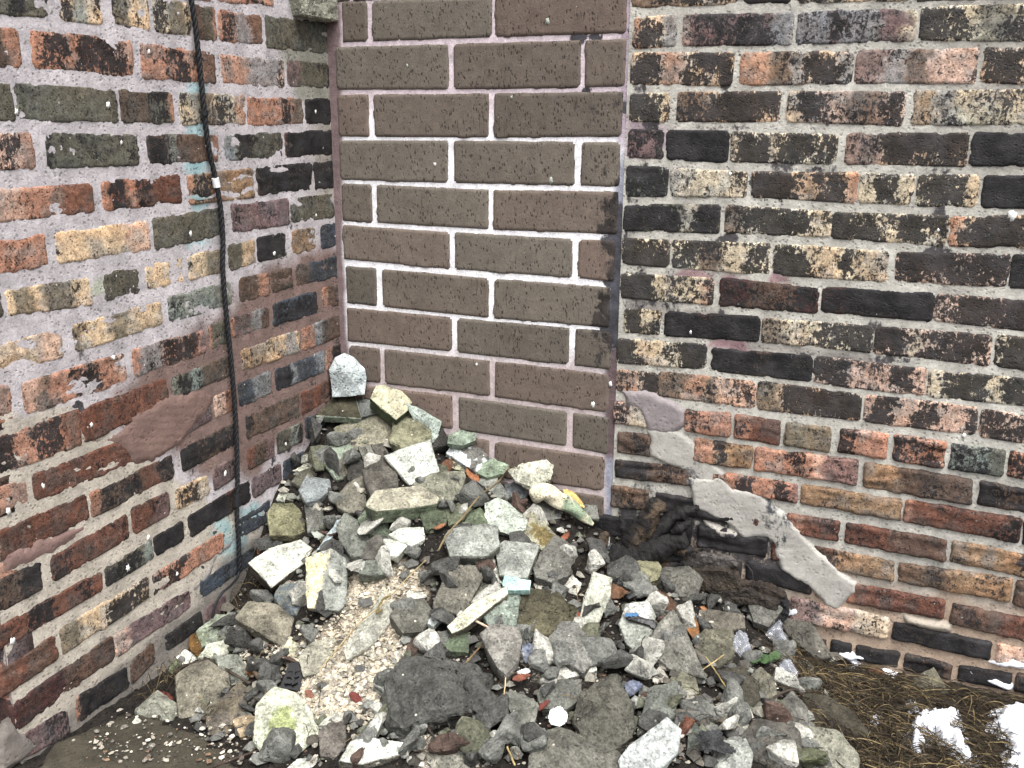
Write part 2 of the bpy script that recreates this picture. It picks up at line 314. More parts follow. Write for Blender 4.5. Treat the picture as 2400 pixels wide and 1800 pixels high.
A_ROWS = [
 ('L1', [(0,-300),(500,-235),(1000,-140),(1350,-75),(2060,20)], [(0,-185),(500,-130),(1000,-40),(1360,15),(1700,40),(2060,80)], [(-250,180,'g|k4g5'),(220,760,'y|k4y3k3'),(800,1320,'o|k5o3'),(1352,1720,'o|o5k2o3')]),
 ('L1', [(0,-170),(500,-110),(1000,-15),(1500,80),(2060,150)], [(0,85),(500,130),(1000,205),(1500,280),(2060,335)],
  [(-240,300,'g|g5k2g3'),(365,632,'y|k3G3y2k2'),(703,932,'w|g4y5'),(962,1195,'w|k4g4k2'),(1215,1355,'b|b4g4o2'),(1368,1642,'o|o1k3s3b3'),(1660,2072,'g|g9')]),
 ('L1', [(0,170),(500,205),(1000,285),(1500,355),(2060,400)], [(0,420),(500,455),(1000,500),(1500,535),(2060,555)],
  [(-230,125,'b|b7o3'),(195,835,'o|o1k3o1k6o1'),(885,1348,'o|o3k3o1k1b2'),(1385,1780,'p|o4s5k1'),(1800,2062,'g|v3g7')]),
 ('L1', [(0,510),(500,545),(1000,580),(1500,600),(2065,615)], [(0,755),(500,765),(1000,780),(1500,785),(2065,775)],
  [(-290,82,'g|g5k2g3'),(98,738,'g|g9'),(752,1085,'g|b5k4o1'),(1125,1540,'w|k2G1b2k3o2'),(1550,1900,'o|o6k2g2'),(1912,2070,'k|k9')]),
 ('L1', [(0,840),(500,825),(1000,845),(1500,840),(2080,820)], [(0,1060),(500,1070),(1000,1030),(1500,1000),(2080,975)],
  [(-280,215,'p|p5k3o2'),(290,872,'g|k1g9'),(925,1368,'b|k3G1b5o1'),(1405,1772,'g|s2k3g5'),(1785,2085,'k|o1k9')]),
 ('L1', [(0,1185),(500,1155),(1000,1110),(1500,1065),(2090,1005)], [(0,1395),(500,1345),(1000,1290),(1500,1245),(2090,1175)],
  [(-180,582,'o|p4o3r3'),(640,1140,'r|o1k2o1k2r4'),(1175,1592,'t|o1k3o1t5'),(1608,1958,'k|b1k9'),(1966,2092,'k|k9')]),
 ('L1', [(0,1510),(500,1440),(1000,1365),(1450,1285),(2095,1210)], [(0,1730),(400,1650),(940,1575),(1400,1480),(1900,1390),(2095,1360)],
  [(-220,288,'o|o1k2o6'),(350,942,'y|y7p3'),(965,1392,'g|g9'),(1450,1812,'v|v9'),(1822,2097,'g|g9')]),
 ('L2', [(0,225),(500,140),(1000,40),(1400,-55),(1500,-95),(1900,-170),(2100,-210)], [(0,395),(500,320),(1000,195),(1400,110),(1500,60),(1900,-20),(2100,-65)],
  [(-260,22,'g|g9'),(35,572,'y|y1g2y1g3y2'),(650,872,'g|g9'),(912,1142,'y|y9'),(1180,1392,'y|y5g5'),(1430,1598,'g|g5y5'),(1612,1792,'k|k5g5'),(1828,1980,'g|t9'),(2010,2108,'u|u9')]),
 ('L2', [(0,550),(350,470),(700,355),(1015,275),(1400,170),(1700,95),(2120,0)], [(0,745),(350,655),(500,590),(1000,435),(1400,320),(1700,240),(2120,130)],
  [(-170,387,'y|y7p3'),(462,1017,'y|g1y3g2y4'),(1058,1447,'G|G9'),(1500,1690,'b|b6o3k1'),(1700,1837,'b|b9'),(1855,2127,'u|b3u7')]),
 ('L2', [(0,815),(400,745),(540,690),(770,610),(1000,535),(1280,450),(1500,370),(1800,275),(2130,170)], [(0,1050),(200,990),(500,890),(790,790),(1000,690),(1280,605),(1500,505),(1800,410),(2130,310)],
  [(-190,75,'o|o9'),(145,792,'o|p2g1o2k3o2p1'),(835,1287,'o|o1s3k5v1'),(1310,1425,'g|o2g8'),(1455,1685,'b|o1v4s3b2'),(1710,1990,'u|k9'),(2020,2137,'b|o3b7')]),
 ('L2', [(0,1135),(300,1040),(500,960),(750,870),(1040,770),(1250,690),(1440,620),(1600,550),(1875,460),(2145,360)], [(0,1370),(300,1270),(500,1190),(750,1070),(1040,930),(1250,820),(1440,750),(1600,680),(1875,600),(2145,500)],
  [(-130,507,'o|k4o1k3r2'),(515,1052,'r|r9'),(1075,1447,'g|G1k2G2b5'),(1510,1877,'y|t4y3s2k1'),(1890,2150,'b|o3s2b5')]),
 ('L2', [(0,1450),(215,1370),(500,1265),(800,1150),(1050,1010),(1400,850),(1600,760),(1800,680),(2150,540)], [(0,1640),(230,1540),(500,1420),(820,1310),(1050,1180),(1400,995),(1600,905),(1800,815),(2150,680)],
  [(-120,177,'o|o9'),(213,832,'r|r9'),(880,1330,'v|v9'),(1343,1482,'p|p5r5'),(1498,1697,'u|u4s5'),(1728,2037,'u|k3s1u4s2'),(2043,2152,'b|o4k6')]),
 ('L2', [(0,1720),(180,1640),(540,1495),(800,1370),(1080,1240),(1300,1120),(1460,1050),(1600,970),(1870,865),(2100,760)], [(0,1925),(300,1780),(540,1655),(800,1540),(1080,1390),(1300,1280),(1460,1195),(1600,1115),(1870,1010),(2100,890)],
  [(-90,547,'r|y1r8'),(568,1087,'b|o1k5r2k2'),(1138,1472,'k|k3b7'),(1543,1877,'b|k1b8'),(1888,2112,'r|r9')]),
 ('L2', [(0,2030),(330,1880),(790,1637),(830,1575),(1050,1485),(1300,1370),(1450,1270),(1600,1180),(1890,1035),(2050,960)], [(0,2240),(330,2050),(800,1777),(1060,1622),(1300,1500),(1450,1405),(1600,1320),(1890,1165),(2050,1090)],
  [(-70,267,'b|b6k4'),(323,807,'r|k3r5k2'),(828,1062,'r|r6v4'),(1103,1307,'y|k7y3'),(1338,1467,'b|v9'),(1548,1717,'b|r3b4v3'),(1738,1897,'g|g5G3k2'),(1915,2062,'u|u9')]),
 ('L3', [(0,770),(300,610),(600,450),(680,385),(1140,115),(1210,60),(1460,-75),(1580,-165),(1745,-245),(1900,-320)], [(0,915),(300,740),(640,545),(670,505),(1145,235),(1190,215),(1480,75),(1590,-42),(1760,-130),(1900,-215)],
  [(-40,642,'r|r3k3r2k2r1'),(653,962,'g|k8G2'),(967,1150,'k|k9'),(1183,1567,'k|k6r2k2'),(1578,1762,'u|v9'),(1775,1912,'u|u9')]),
 ('L3', [(0,1050),(320,850),(380,780),(915,460),(960,445),(1350,210),(1500,100),(1690,-30)], [(0,1220),(350,985),(410,935),(930,605),(960,575),(1380,310),(1500,215),(1690,110)],
  [(20,357,'r|r4b4r2'),(373,937,'y|g3y3k6'),(953,1402,'o|k4o5'),(1498,1692,'u|u9')]),
 ('L3', [(90,1240),(680,850),(730,815),(1150,560),(1330,430),(1590,270)], [(90,1430),(700,1000),(740,955),(1190,660),(1330,540),(1590,370)],
  [(92,714,'m|m5b5'),(723,1192,'v|p2v4k1v3'),(1250,1592,'u|u9')]),
 ('L3', [(60,1500),(420,1290),(490,1190),(800,1020),(950,870),(1040,820),(1260,680),(1420,560)], [(60,1640),(420,1460),(490,1380),(800,1160),(960,1000),(1040,930),(1260,790),(1420,660)],
  [(105,427,'v|v5k4'),(478,807,'k|o1k9'),(818,967,'b|b9'),(1028,1267,'k|k9'),(1285,1412,'v|v9')]),
]
def mixm(c, tgt, m): return c * (1 - m[:, None]) + lin(tgt) * m[:, None]
def blob(pp, poly, soft, nz, wob=30): return sstep(-soft, soft, sdpoly(pp, poly) + nz * wob)
def left_mortar(pp, V):
    n = fbm(V * 14, 3, 5) - .5; n2 = fbm(V * 45, 3, 6) - .5
    c = np.tile(lin((190, 184, 187)), (len(pp), 1))
    c = mixm(c, (188, 180, 168), blob(pp, [(-400,980),(170,950),(240,1020),(330,1060),(450,1150),(560,1210),(640,1240),(640,1900),(-400,1900)], 14, n * 2, 30))
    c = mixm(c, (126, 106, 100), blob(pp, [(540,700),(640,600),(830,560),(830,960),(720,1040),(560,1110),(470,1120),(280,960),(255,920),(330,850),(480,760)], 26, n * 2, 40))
    c = mixm(c, (134, 134, 120), blob(pp, [(640,90),(800,60),(800,260),(720,240),(660,150)], 22, n * 2, 30) * .85)
    c = mixm(c, (140, 134, 118), blob(pp, [(730,270),(800,270),(800,480),(740,470)], 30, n, 30) * .7)
    c = mixm(c, (176, 182, 160), blob(pp, [(212,660),(245,640),(250,690),(212,700)], 6, n, 20) * .8)
    for x, y, r in ((458,215,26),(462,300,24),(462,390,26),(455,375,18),(465,470,22),(468,560,24),(545,1275,34),(520,1230,22),(590,1200,20)):
        c = mixm(c, (150, 186, 190), sstep(r * 1.5, r * .5, np.hypot(pp[:, 0] - x, pp[:, 1] - y) + n2 * 40) * .75)
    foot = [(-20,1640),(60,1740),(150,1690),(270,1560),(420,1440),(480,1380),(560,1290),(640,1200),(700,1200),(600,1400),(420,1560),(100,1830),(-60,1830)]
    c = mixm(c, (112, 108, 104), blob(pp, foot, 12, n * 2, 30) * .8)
    return np.clip(c * (1 + n2[:, None] * .35), 0, 1)
def left_dark(pp, V):
    n = fbm(V * 22, 4, 15)
    for x, y, r in ((183, 950, 22), (192, 962, 14), (505, 1250, 14), (520, 1258, 10), (262, 268, 10), (870, 0, 10)): n = np.maximum(n, .95 * sstep(r, r * .4, np.hypot(pp[:, 0] - x, pp[:, 1] - y) + (fbm(V * 70, 2, 16) - .5) * 16))
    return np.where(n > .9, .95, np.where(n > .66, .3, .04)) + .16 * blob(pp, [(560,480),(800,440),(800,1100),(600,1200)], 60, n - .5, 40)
left_wall = tag(empty('brick_wall', tuple(CORNER + D_A * .5 - N_A * .1)), 'old common-brick wall on the left with lilac mortar and a cable running down it', 'wall')
def reparent_fix(root):
    bpy.context.view_layer.update(); inv = root.matrix_world.inverted()
    for ch in root.children: ch.matrix_parent_inverse = inv
H_TOP = 3.2
vtop = 0
for ri, (tile, top, bot, br) in enumerate(A_ROWS):
    low = ri >= 10
    qs = course(WA, left_wall, tile, top, bot, br, proud=.0015 if low else .001, jag=.0045 if low else .004, spall=.005 if ri in (5, 8, 9, 11, 12, 15, 16) else .0015)
    ul = qs[0][0][0]
    if U_END - ul > .055: filler_row(WA, left_wall, ul + .013, U_END - .004, qs[0][3][1], qs[0][0][1], ['o|o4k4', 'g|g5k3', 'b|k4b4', 'r|r6k2'], sgn=1)
    if ri == 0: vtop = qs[0][0][1]
for k in range(3):
    filler_row(WA, left_wall, .02 + .09 * (k % 2), U_END - .004, vtop + .016 + k * .078, vtop + .076 + k * .078, ['o|o4k4', 'g|g5k3', 'b|k4b4', 'y|k3y3k2'], sgn=1)
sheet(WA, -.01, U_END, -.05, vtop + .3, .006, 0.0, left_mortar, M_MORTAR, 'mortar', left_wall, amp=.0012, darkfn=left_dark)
# the wall's end face round its outer corner, its body and upper part
wall_core_col = np.tile(lin((150, 142, 140)), (8, 1))
V, fc = boxmesh(WA, -.3, U_END - .004, -.15, vtop + .28, -.40, -.02); place('wall_core', V, fc, M_MORTAR, V.mean(0), left_wall, col=wall_core_col, dark=np.full(8, .02))
V, fc = boxmesh(WA, -.3, U_END - .001, vtop + .28, H_TOP, -.40, .0); place('wall_upper_part', V, fc, M_MORTAR, V.mean(0), left_wall, col=np.tile(lin((120, 98, 90)), (8, 1)), dark=np.full(8, .2))
sheet(WE, 0.0, .40, -.05, vtop + .28, .010, 0.0, lambda pp, V: np.clip(np.tile(lin((170, 160, 158)), (len(V), 1)) * (1 + .4 * (fbm(V * 40, 3, 8) - .5)[:, None]), 0, 1), M_MORTAR, 'mortar', left_wall, amp=.0028)
for k in range(11):
    v0 = .10 + k * .0755
    filler_row(WE, left_wall, .004 if k % 2 else .006, .39, v0, v0 + .060, ['r|r6k2', 'b|b5k4', 'v|v6k3', 'o|o4k4'], length=.205 if k % 2 else .1, proud=.002)
# stone block let into the wall at the top
def rough_box(W, q, d0, d1, col, mat, name, parent, seed, cell=.006, bev=.006, amp=.002):
    q = np.array(q, float); bm = bmesh.new(); vs_ = []
    for d in (d0, d1):
        for u, v in q: vs_.append(bm.verts.new(W.at(np.array(u), np.array(v), np.array(d)).tolist()))
    n = len(q)
    bm.faces.new(vs_[:n]); bm.faces.new(vs_[n:][::-1])
    for i in range(n): bm.faces.new([vs_[i], vs_[i + n], vs_[(i + 1) % n + n], vs_[(i + 1) % n]])
    return finish_rock(bm, cell, amp, col, mat, name, parent, seed, bev)
def finish_rock(bm, cell, amp, col, mat, name, parent, seed, bev=0., lump=0., moss=0., facet=.12, colfn=None, size=.08):
    bmesh.ops.recalc_face_normals(bm, faces=bm.faces)
    if bev:
        try: bmesh.ops.bevel(bm, geom=list(bm.edges), offset=bev, segments=1, profile=.6, affect='EDGES', clamp_overlap=True)
        except Exception: pass
    bmesh.ops.triangulate(bm, faces=bm.faces)
    for _ in range(7):
        le = [e for e in bm.edges if e.calc_length() > cell]
        if not le: break
        bmesh.ops.subdivide_edges(bm, edges=le, cuts=1); bmesh.ops.triangulate(bm, faces=[f for f in bm.faces if len(f.verts) > 3])
    bm.normal_update(); bm.verts.index_update()
    P = np.array([v.co[:] for v in bm.verts]); N = np.array([v.normal[:] for v in bm.verts]); FN = np.array([f.normal[:] for f in bm.faces]); FC = np.array([f.calc_center_median()[:] for f in bm.faces])
    fs = [[v.index for v in f.verts] for f in bm.faces]; bm.free()
    off = seed * 3.1
    d = (fbm(P * 1.8 / size + off, 3, seed) - .5) * size * .10 * (1 + lump * 3) + (fbm(P * 75 + off, 3, seed + 1) - .5) * amp * 2.6 + (fbm(P * 210, 2, seed + 2) - .5) * amp * 1.3
    if lump: d = d + (np.abs(fbm(P * 3.4 / size + off, 3, seed + 3) - .5) - .15) * size * .28 * lump
    V = P + N * d[:, None]
    key = np.round(FN * 3).astype(int); h = ((key[:, 0] * 73856093) ^ (key[:, 1] * 19349663) ^ (key[:, 2] * 83492791) ^ seed * 7919) % 1000 / 1000.
    c = np.array(colfn(FN, FC) if colfn else np.tile(lin(col), (len(FN), 1)))
    c = c * (1 + (h - .5)[:, None] * 2 * facet) * (0.78 + .46 * fbm(FC * 1.3 / size + off, 3, seed + 6))[:, None]
    org = V.mean(0) if True else 0
    me = mesh(name, V - org, fs, mat, fcol=np.clip(c, 0, 1))
    ms = np.clip(moss * (fbm(FC * 1.1 / size + off, 2, seed + 8) * 1.6 - .2), 0, 1) if moss else np.zeros(len(fs))
    a = me.attributes.new('moss', 'FLOAT', 'FACE'); a.data.foreach_set('value', ms.astype(np.float32))
    o = link(name, me, parent); o.location = org; return o
q = WA.uv(px('L1', [(1790,-90),(2118,-90),(2108,150),(1835,108)]))
rough_box(WA, q, -.05, .035, (150, 150, 136), M_ROCK, 'stone_block', left_wall, 11, bev=.004)
# patches smeared over the bricks
def patch(W, poly, col, name, parent, thick=.007, cell=.004, mat=None, seed=1, ripple=0., wob=.010, fade=.016, grow=.008, dark=.03, darkfn=None, label=None):
    uv = W.uv(poly); lo, hi = uv.min(0) - .02, uv.max(0) + .02
    nu, nv = int((hi[0] - lo[0]) / cell) + 2, int((hi[1] - lo[1]) / cell) + 2
    u, v = np.meshgrid(np.linspace(lo[0], hi[0], nu), np.linspace(lo[1], hi[1], nv), indexing='ij'); P = np.stack([u, v], -1); P3 = np.stack([u, v, u * 0 + seed], -1)
    sdv = sdpoly(P, uv) + (fbm(P3 * 45, 4, seed, .6) - .5) * wob * 2.4 + grow
    dep = -.006 + (thick + .006) * sstep(-.002, fade, sdv) ** .8 + (fbm(P3 * 18, 3, seed + 1) - .5) * .004 + (fbm(P3 * 110, 2, seed + 2) - .5) * .0006
    if ripple: dep = dep + ripple * np.sin((v * .9 - u * .25) * 420 + 6 * fbm(P3 * 12, 2, 3)) * fbm(P3 * 18, 2, 9)
    idx = -np.ones(u.size, int); F_ = gridfaces(nu, nv); keep = (sdv.ravel()[F_] > -.006).any(1); F_ = F_[keep]; used = np.unique(F_); idx[used] = np.arange(len(used))
    V = W.at(u, v, dep).reshape(-1, 3)[used]; pp = proj(V)
    c = np.tile(lin(col), (len(V), 1)) * (.88 + .24 * fbm(V * 30, 3, seed + 4))[:, None]
    dk = np.full(len(V), dark) if darkfn is None else darkfn(pp, V)
    o = place(name, V, idx[F_].tolist(), mat or M_PATCH, V.mean(0), parent, col=np.clip(c, 0, 1), dark=dk, smooth=True)
    if label: o['label'] = label
    return o
patch(WA, px('L2', [(575,1160),(690,1120),(760,1060),(830,980),(960,920),(1080,870),(1200,850),(1335,860),(1330,960),(1250,1030),(1190,1120),(1150,1185),(1050,1230),(1000,1280),(850,1310),(740,1200)]), (124, 102, 95), 'mortar_smear', left_wall, thick=.0045, fade=.03, grow=.012, ripple=.0004, seed=21, label='maroon-brown trowelled smear of mortar')
patch(WA, px('L3', [(0,300),(300,190),(560,110),(540,170),(330,330),(0,470)]), (136, 112, 106), 'mortar_smear', left_wall, thick=.003, fade=.03, seed=22)
patch(WA, px('L3', [(-20,1560),(40,1400),(130,1440),(200,1480),(250,1520),(160,1600),(100,1640),(20,1680)]), (126, 120, 114), 'mortar_smear', left_wall, thick=.004, seed=23)
patch(WA, px('L3', [(1250,480),(1330,330),(1480,180),(1500,230),(1380,330),(1330,470),(1180,600),(1160,560)]), (138, 134, 132), 'mortar_smear', left_wall, thick=.0035, fade=.03, seed=24)
reparent_fix(left_wall)

# ------------------------------------------------------------------ brown infill panel
C_ROWS = [
 ('C1', [(110,15),(1100,-15),(1950,-40)], [(110,270),(700,250),(1100,235),(1950,208)], [(118,275),(313,1080),(1110,1952)]),
 ('C1', [(80,310),(1000,285),(1940,257)], [(80,577),(830,575),(1000,570),(1650,563),(1940,555)], [(78,800),(840,1655),(1693,1946)]),
 ('C1', [(90,620),(1080,610),(1925,600)], [(90,880),(1060,887),(1925,882)], [(90,282),(325,1060),(1103,1926)]),
 ('C1', [(100,915),(800,915),(1900,927)], [(100,1160),(800,1182),(1610,1197),(1905,1205)], [(103,796),(843,1615),(1668,1908)]),
 ('C1', [(118,1192),(1060,1235),(1895,1247)], [(118,1427),(1060,1482),(1890,1515)], [(116,302),(343,1057),(1098,1895)]),
 ('C2', [(125,-57),(850,-8),(1600,32),(1880,45)], [(130,155),(800,218),(1600,275),(1870,300)], [(125,806),(848,1600),(1648,1876)]),
 ('C2', [(145,207),(1060,287),(1840,347)], [(150,440),(1060,535),(1840,598)], [(145,332),(378,1060),(1103,1842)]),
 ('C2', [(150,477),(820,542),(1840,632)], [(155,685),(820,755),(1580,840),(1850,870)], [(150,820),(863,1580),(1628,1852)]),
 ('C2', [(165,722),(1070,822),(1830,912)], [(180,938),(1070,1043),(1830,1150)], [(165,357),(393,1066),(1108,1838)]),
 ('C2', [(230,977),(820,1047),(1570,1152),(1830,1190)], [(230,1190),(820,1255),(1560,1368),(1830,1420)], [(172,826),(873,1566),(1613,1836)]),
 ('C2', [(200,1217),(1080,1340),(1800,1447)], [(200,1435),(1090,1560),(1800,1655)], [(185,360),(398,1062),(1105,1810)]),
 ('C2', [(200,1470),(1100,1602),(1800,1700)], [(200,1690),(1100,1820),(1800,1920)], [(190,826),(870,1560),(1610,1805)]),
]
LEFT_E = [(779,0),(783,130),(787,600),(800,900),(812,1200)]
RIGHT_E = [(1485,0),(1478,200),(1469,362),(1462,470),(1458,600),(1451,695),(1445,803),(1443,912),(1440,1020),(1440,1250)]
def edge_x(e, y): p = np.array(e, float); return np.interp(y, p[:, 1], p[:, 0])
def panel_mortar(pp, V):
    n = fbm(V * 16, 3, 35) - .5; n2 = fbm(V * 60, 2, 36) - .5; y = pp[:, 1] - (pp[:, 0] - 1120) * .06
    c = np.tile(lin((250, 249, 253)), (len(pp), 1))
    c = mixm(c, (214, 200, 206), sstep(330, 230, y + n * 60)); c = mixm(c, (196, 182, 182), sstep(790, 870, y + n * 60))
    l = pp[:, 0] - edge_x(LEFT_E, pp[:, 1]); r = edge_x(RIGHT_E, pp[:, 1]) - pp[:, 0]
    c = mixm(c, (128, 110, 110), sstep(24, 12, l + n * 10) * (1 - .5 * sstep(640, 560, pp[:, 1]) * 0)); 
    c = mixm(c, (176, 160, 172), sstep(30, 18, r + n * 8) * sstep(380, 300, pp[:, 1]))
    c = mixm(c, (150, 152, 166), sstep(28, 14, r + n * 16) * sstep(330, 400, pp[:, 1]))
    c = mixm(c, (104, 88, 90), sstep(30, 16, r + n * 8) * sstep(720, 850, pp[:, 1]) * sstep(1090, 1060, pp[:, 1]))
    return np.clip(c * (1 + n2[:, None] * .18), 0, 1)
def panel_dark(pp, V):
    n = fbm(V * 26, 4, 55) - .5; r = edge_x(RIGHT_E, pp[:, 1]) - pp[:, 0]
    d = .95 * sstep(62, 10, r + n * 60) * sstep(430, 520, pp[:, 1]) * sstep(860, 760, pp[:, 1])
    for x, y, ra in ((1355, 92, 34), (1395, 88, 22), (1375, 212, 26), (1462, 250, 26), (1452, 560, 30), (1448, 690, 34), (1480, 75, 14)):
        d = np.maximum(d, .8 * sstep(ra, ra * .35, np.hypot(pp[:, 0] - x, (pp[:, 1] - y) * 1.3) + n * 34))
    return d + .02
panel = tag(empty('infill_panel', tuple(CORNER + D_B * .42)), 'panel of large smooth brown bricks with painted white joints between the two old walls', 'wall')
def cq(W, tile, top, bot, x0, x1):
    y = [curve_ex(top, x0), curve_ex(top, x1), curve_ex(bot, x1), curve_ex(bot, x0)]
    uL = W.uv(px(tile, (x0, (y[0] + y[3]) / 2)))[0, 0]; uR = W.uv(px(tile, (x1, (y[1] + y[2]) / 2)))[0, 0]
    vv = [W.uv(px(tile, (x, yy)))[0, 1] for x, yy in zip((x0, x1, x1, x0), y)]
    return [(uL, vv[0]), (uR, vv[1]), (uR, vv[2]), (uL, vv[3])]
UJ = float(WB.uv((1452, 690))[0, 0])          # joint between the panel and the right wall
def add_panel_brick(q):
    BAR[0] += 1; sd_ = BAR[0]
    V, fc, col, dark, org = brick_mesh(WB, q, 'd', '', sd_, M_BROWN, proud=.001, jag=.0040, cell=.0045, amp=.0006, round_=.0020, grow=.003, drop=.0032)
    t = random.uniform(.80, 1.12); col = np.tile(lin((112 + random.uniform(-4, 5), 102, 93)), (len(V), 1)) * t * (.86 + .28 * fbm(V * 14, 3, sd_))[:, None]
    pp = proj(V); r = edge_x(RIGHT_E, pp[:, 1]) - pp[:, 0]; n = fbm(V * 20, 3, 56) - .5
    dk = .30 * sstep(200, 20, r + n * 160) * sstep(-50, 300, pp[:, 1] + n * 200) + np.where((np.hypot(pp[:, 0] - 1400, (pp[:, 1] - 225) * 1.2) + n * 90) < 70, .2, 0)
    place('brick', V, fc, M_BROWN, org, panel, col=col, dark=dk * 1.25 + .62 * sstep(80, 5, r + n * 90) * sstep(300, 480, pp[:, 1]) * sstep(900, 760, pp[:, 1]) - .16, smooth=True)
vt_p = 0
for ri, (tile, top, bot, xs) in enumerate(C_ROWS):
    for x0, x1 in xs:
        q = cq(WB, tile, top, bot, x0, x1); add_panel_brick(q)
        if ri == 0: vt_p = q[0][1]
for k in range(2):
    v0 = vt_p + .012 + k * .1016; u = .028; first = .205 if k == 0 else .095
    for ln in (first, .292, .292):
        ue = min(u + ln, UJ - .016)
        if ue - u > .04: add_panel_brick([(u, v0 + .09), (ue, v0 + .09), (ue, v0), (u, v0)])
        u = ue + .0115
sheet(WB, .0, UJ + .004, -.05, vtop + .3, .005, -.0022, panel_mortar, M_WHITE, 'mortar', panel, amp=.0010, darkfn=panel_dark)
V, fc = boxmesh(WB, -.02, UJ, vtop + .3, H_TOP, -.3, 0.); place('wall_upper_part', V, fc, M_BROWN, V.mean(0), panel, col=np.tile(lin((107, 94, 82)), (8, 1)), dark=np.zeros(8))
V, fc = boxmesh(WB, -.02, UJ, -.15, vtop + .3, -.3, -.03); place('wall_core', V, fc, M_MORTAR, V.mean(0), panel, col=wall_core_col, dark=np.zeros(8))
reparent_fix(panel)

